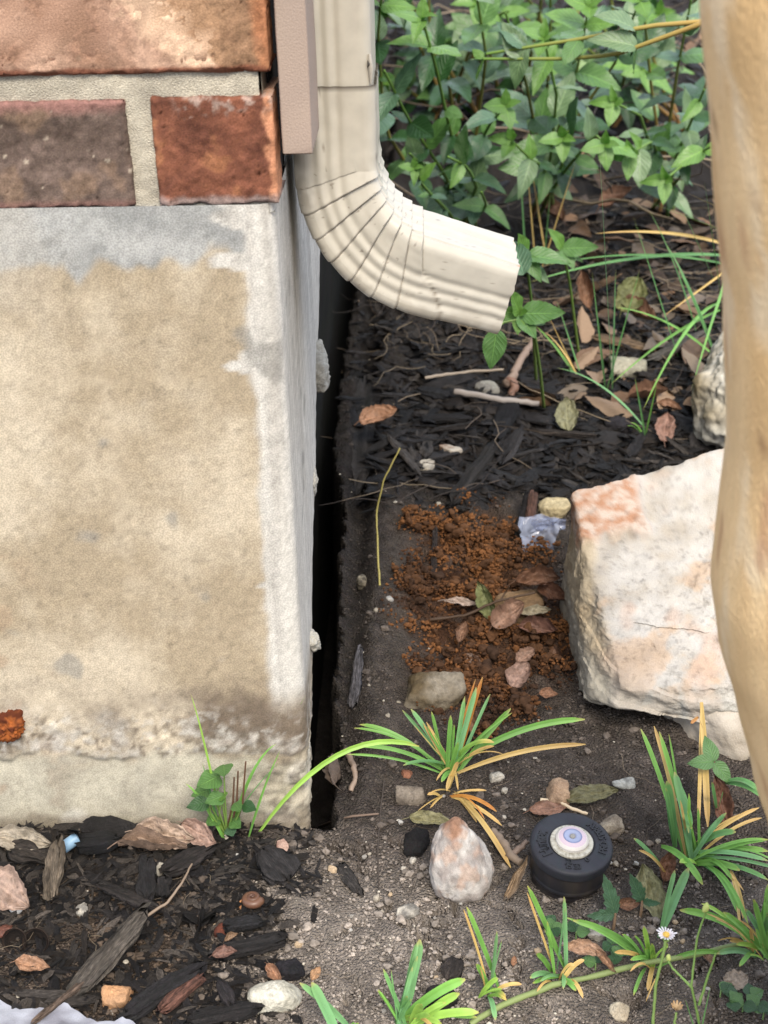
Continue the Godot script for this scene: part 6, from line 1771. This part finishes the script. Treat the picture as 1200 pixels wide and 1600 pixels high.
	# young sprigs around the downspout's mouth
	for r in [["young sprig with a toothed leaf behind the outlet's rim", 838, 600, [[830, 470, -0.62], [822, 400, -0.55]], 0.045, [[818, 400, 0.052, "leaf_blue", Vector3(-0.15, 0.4, -0.5)]]], ["bright sprig hugging the outlet's lower corner", 850, 640, [[835, 520, -0.55], [812, 490, -0.45]], 0.045, []], ["small sprig right of the outlet with pointed leaves", 905, 560, [[890, 440, -0.75], [878, 388, -0.70]], 0.042, []]]:
		var g := on_soil(r[1], r[2])
		var o := thing("lantana_sprig", r[0], "sprig", g)
		var pts := [g]
		for p in r[3]: pts.append(at_z(p[0], p[1], p[2]))
		shoot(o, pts, 0.0020, 0.0014, 1, r[4], green, 0.9, true)
		for k in 3:
			var d := Vector3([0.9, -0.2, 0.4][k], [0.1, 0.5, -0.5][k], [0.3, 0.3, 0.6][k])
			add_leaf(o, pts[pts.size() - 1], d, Vector3(0, 0.8, 0.8), r[4] * [1.0, 0.8, 0.7][k], ["leaf_mid", "leaf_young", "leaf_mid"][k])
		for l in r[5]:
			add_leaf(o, at_z(l[0], l[1] + 30, -0.5), l[4], Vector3(0.2, 0.3, 1), l[2], l[3])
	var hl := thing("hanging_leaf", "single drooping green leaf hanging below the downspout's mouth", "leaf", at_z(782, 520, -0.32))
	inst("blade", leaf_kinds[0], mats.leaf_mid, hl, Transform3D(facing(Vector3(-0.12, -1, 0.1), Vector3(0.1, 0.1, 1)).scaled_local(Vector3.ONE * 0.038), at_z(776, 514, -0.32)))
	var hb := MB.new()
	hb.tube([at_z(776, 516, -0.32), at_z(786, 504, -0.36), at_z(806, 500, -0.42)], [0.0008, 0.0009, 0.0010], 5, green)
	put("stem", hb, mats.stem, hl)
	leaf_kinds = kids


func _ready() -> void:
	# camera
	eye_basis = Basis(Vector3.UP, deg_to_rad(1.9)) * Basis(Vector3.RIGHT, deg_to_rad(-29.0)) * Basis(Vector3(0, 0, 1), deg_to_rad(-1.4))
	var cam := Camera3D.new()
	cam.name = "camera"
	cam.fov = 41.11
	cam.near = 0.05
	cam.far = 300.0
	var lens := CameraAttributesPhysical.new()
	lens.frustum_focal_length = 32.0
	lens.frustum_focus_distance = 0.98
	lens.exposure_aperture = 9.0
	lens.frustum_near = 0.05
	lens.frustum_far = 300.0
	cam.attributes = lens
	add_child(cam)
	cam.transform = Transform3D(eye_basis, EYE)
	cam.fov = 41.11
	# overcast sky and a weak veiled sun
	var env := Environment.new()
	env.background_mode = Environment.BG_SKY
	var sky := Sky.new()
	var sm := ProceduralSkyMaterial.new()
	sm.sky_top_color = Color(0.86, 0.91, 1.0)
	sm.sky_horizon_color = Color(0.90, 0.92, 0.95)
	sm.sky_curve = 0.2
	sm.ground_bottom_color = Color(0.32, 0.30, 0.27)
	sm.ground_horizon_color = Color(0.40, 0.39, 0.37)
	sm.sun_angle_max = 1.0
	sky.sky_material = sm
	env.sky = sky
	env.tonemap_mode = Environment.TONE_MAPPER_LINEAR
	env.tonemap_exposure = 1.98
	env.sdfgi_enabled = true
	env.ssao_enabled = true
	env.ssil_enabled = true
	var we := WorldEnvironment.new()
	we.name = "sky"
	we.environment = env
	add_child(we)
	var sun := DirectionalLight3D.new()
	sun.name = "sun"
	sun.light_energy = 0.85
	sun.light_color = Color(1.0, 0.965, 0.91)
	sun.light_angular_distance = 28.0
	sun.shadow_enabled = true
	add_child(sun)
	sun.look_at_from_position(Vector3(0.35, 1.7, 1.3), Vector3.ZERO)
	# noise and materials
	rng.seed = 20240611
	na.seed = 4; na.noise_type = FastNoiseLite.TYPE_SIMPLEX_SMOOTH; na.frequency = 1.0; na.fractal_octaves = 3
	nb.seed = 8; nb.noise_type = FastNoiseLite.TYPE_SIMPLEX; nb.frequency = 1.0; nb.fractal_octaves = 4; nb.fractal_gain = 0.6
	nc.seed = 12; nc.noise_type = FastNoiseLite.TYPE_CELLULAR; nc.frequency = 1.0; nc.fractal_type = FastNoiseLite.FRACTAL_NONE; nc.cellular_return_type = FastNoiseLite.RETURN_DISTANCE2_SUB
	make_materials()
	# the place
	build_ground()
	build_footing()
	build_wall()
	build_trim()
	build_downspout()
	build_rocks()
	build_trunk()
	# things
	build_sprinkler()
	build_shrubs()
	build_grass()
	build_stones()
	build_wood()
	build_leaves()
	build_scraps()
	build_mulch()
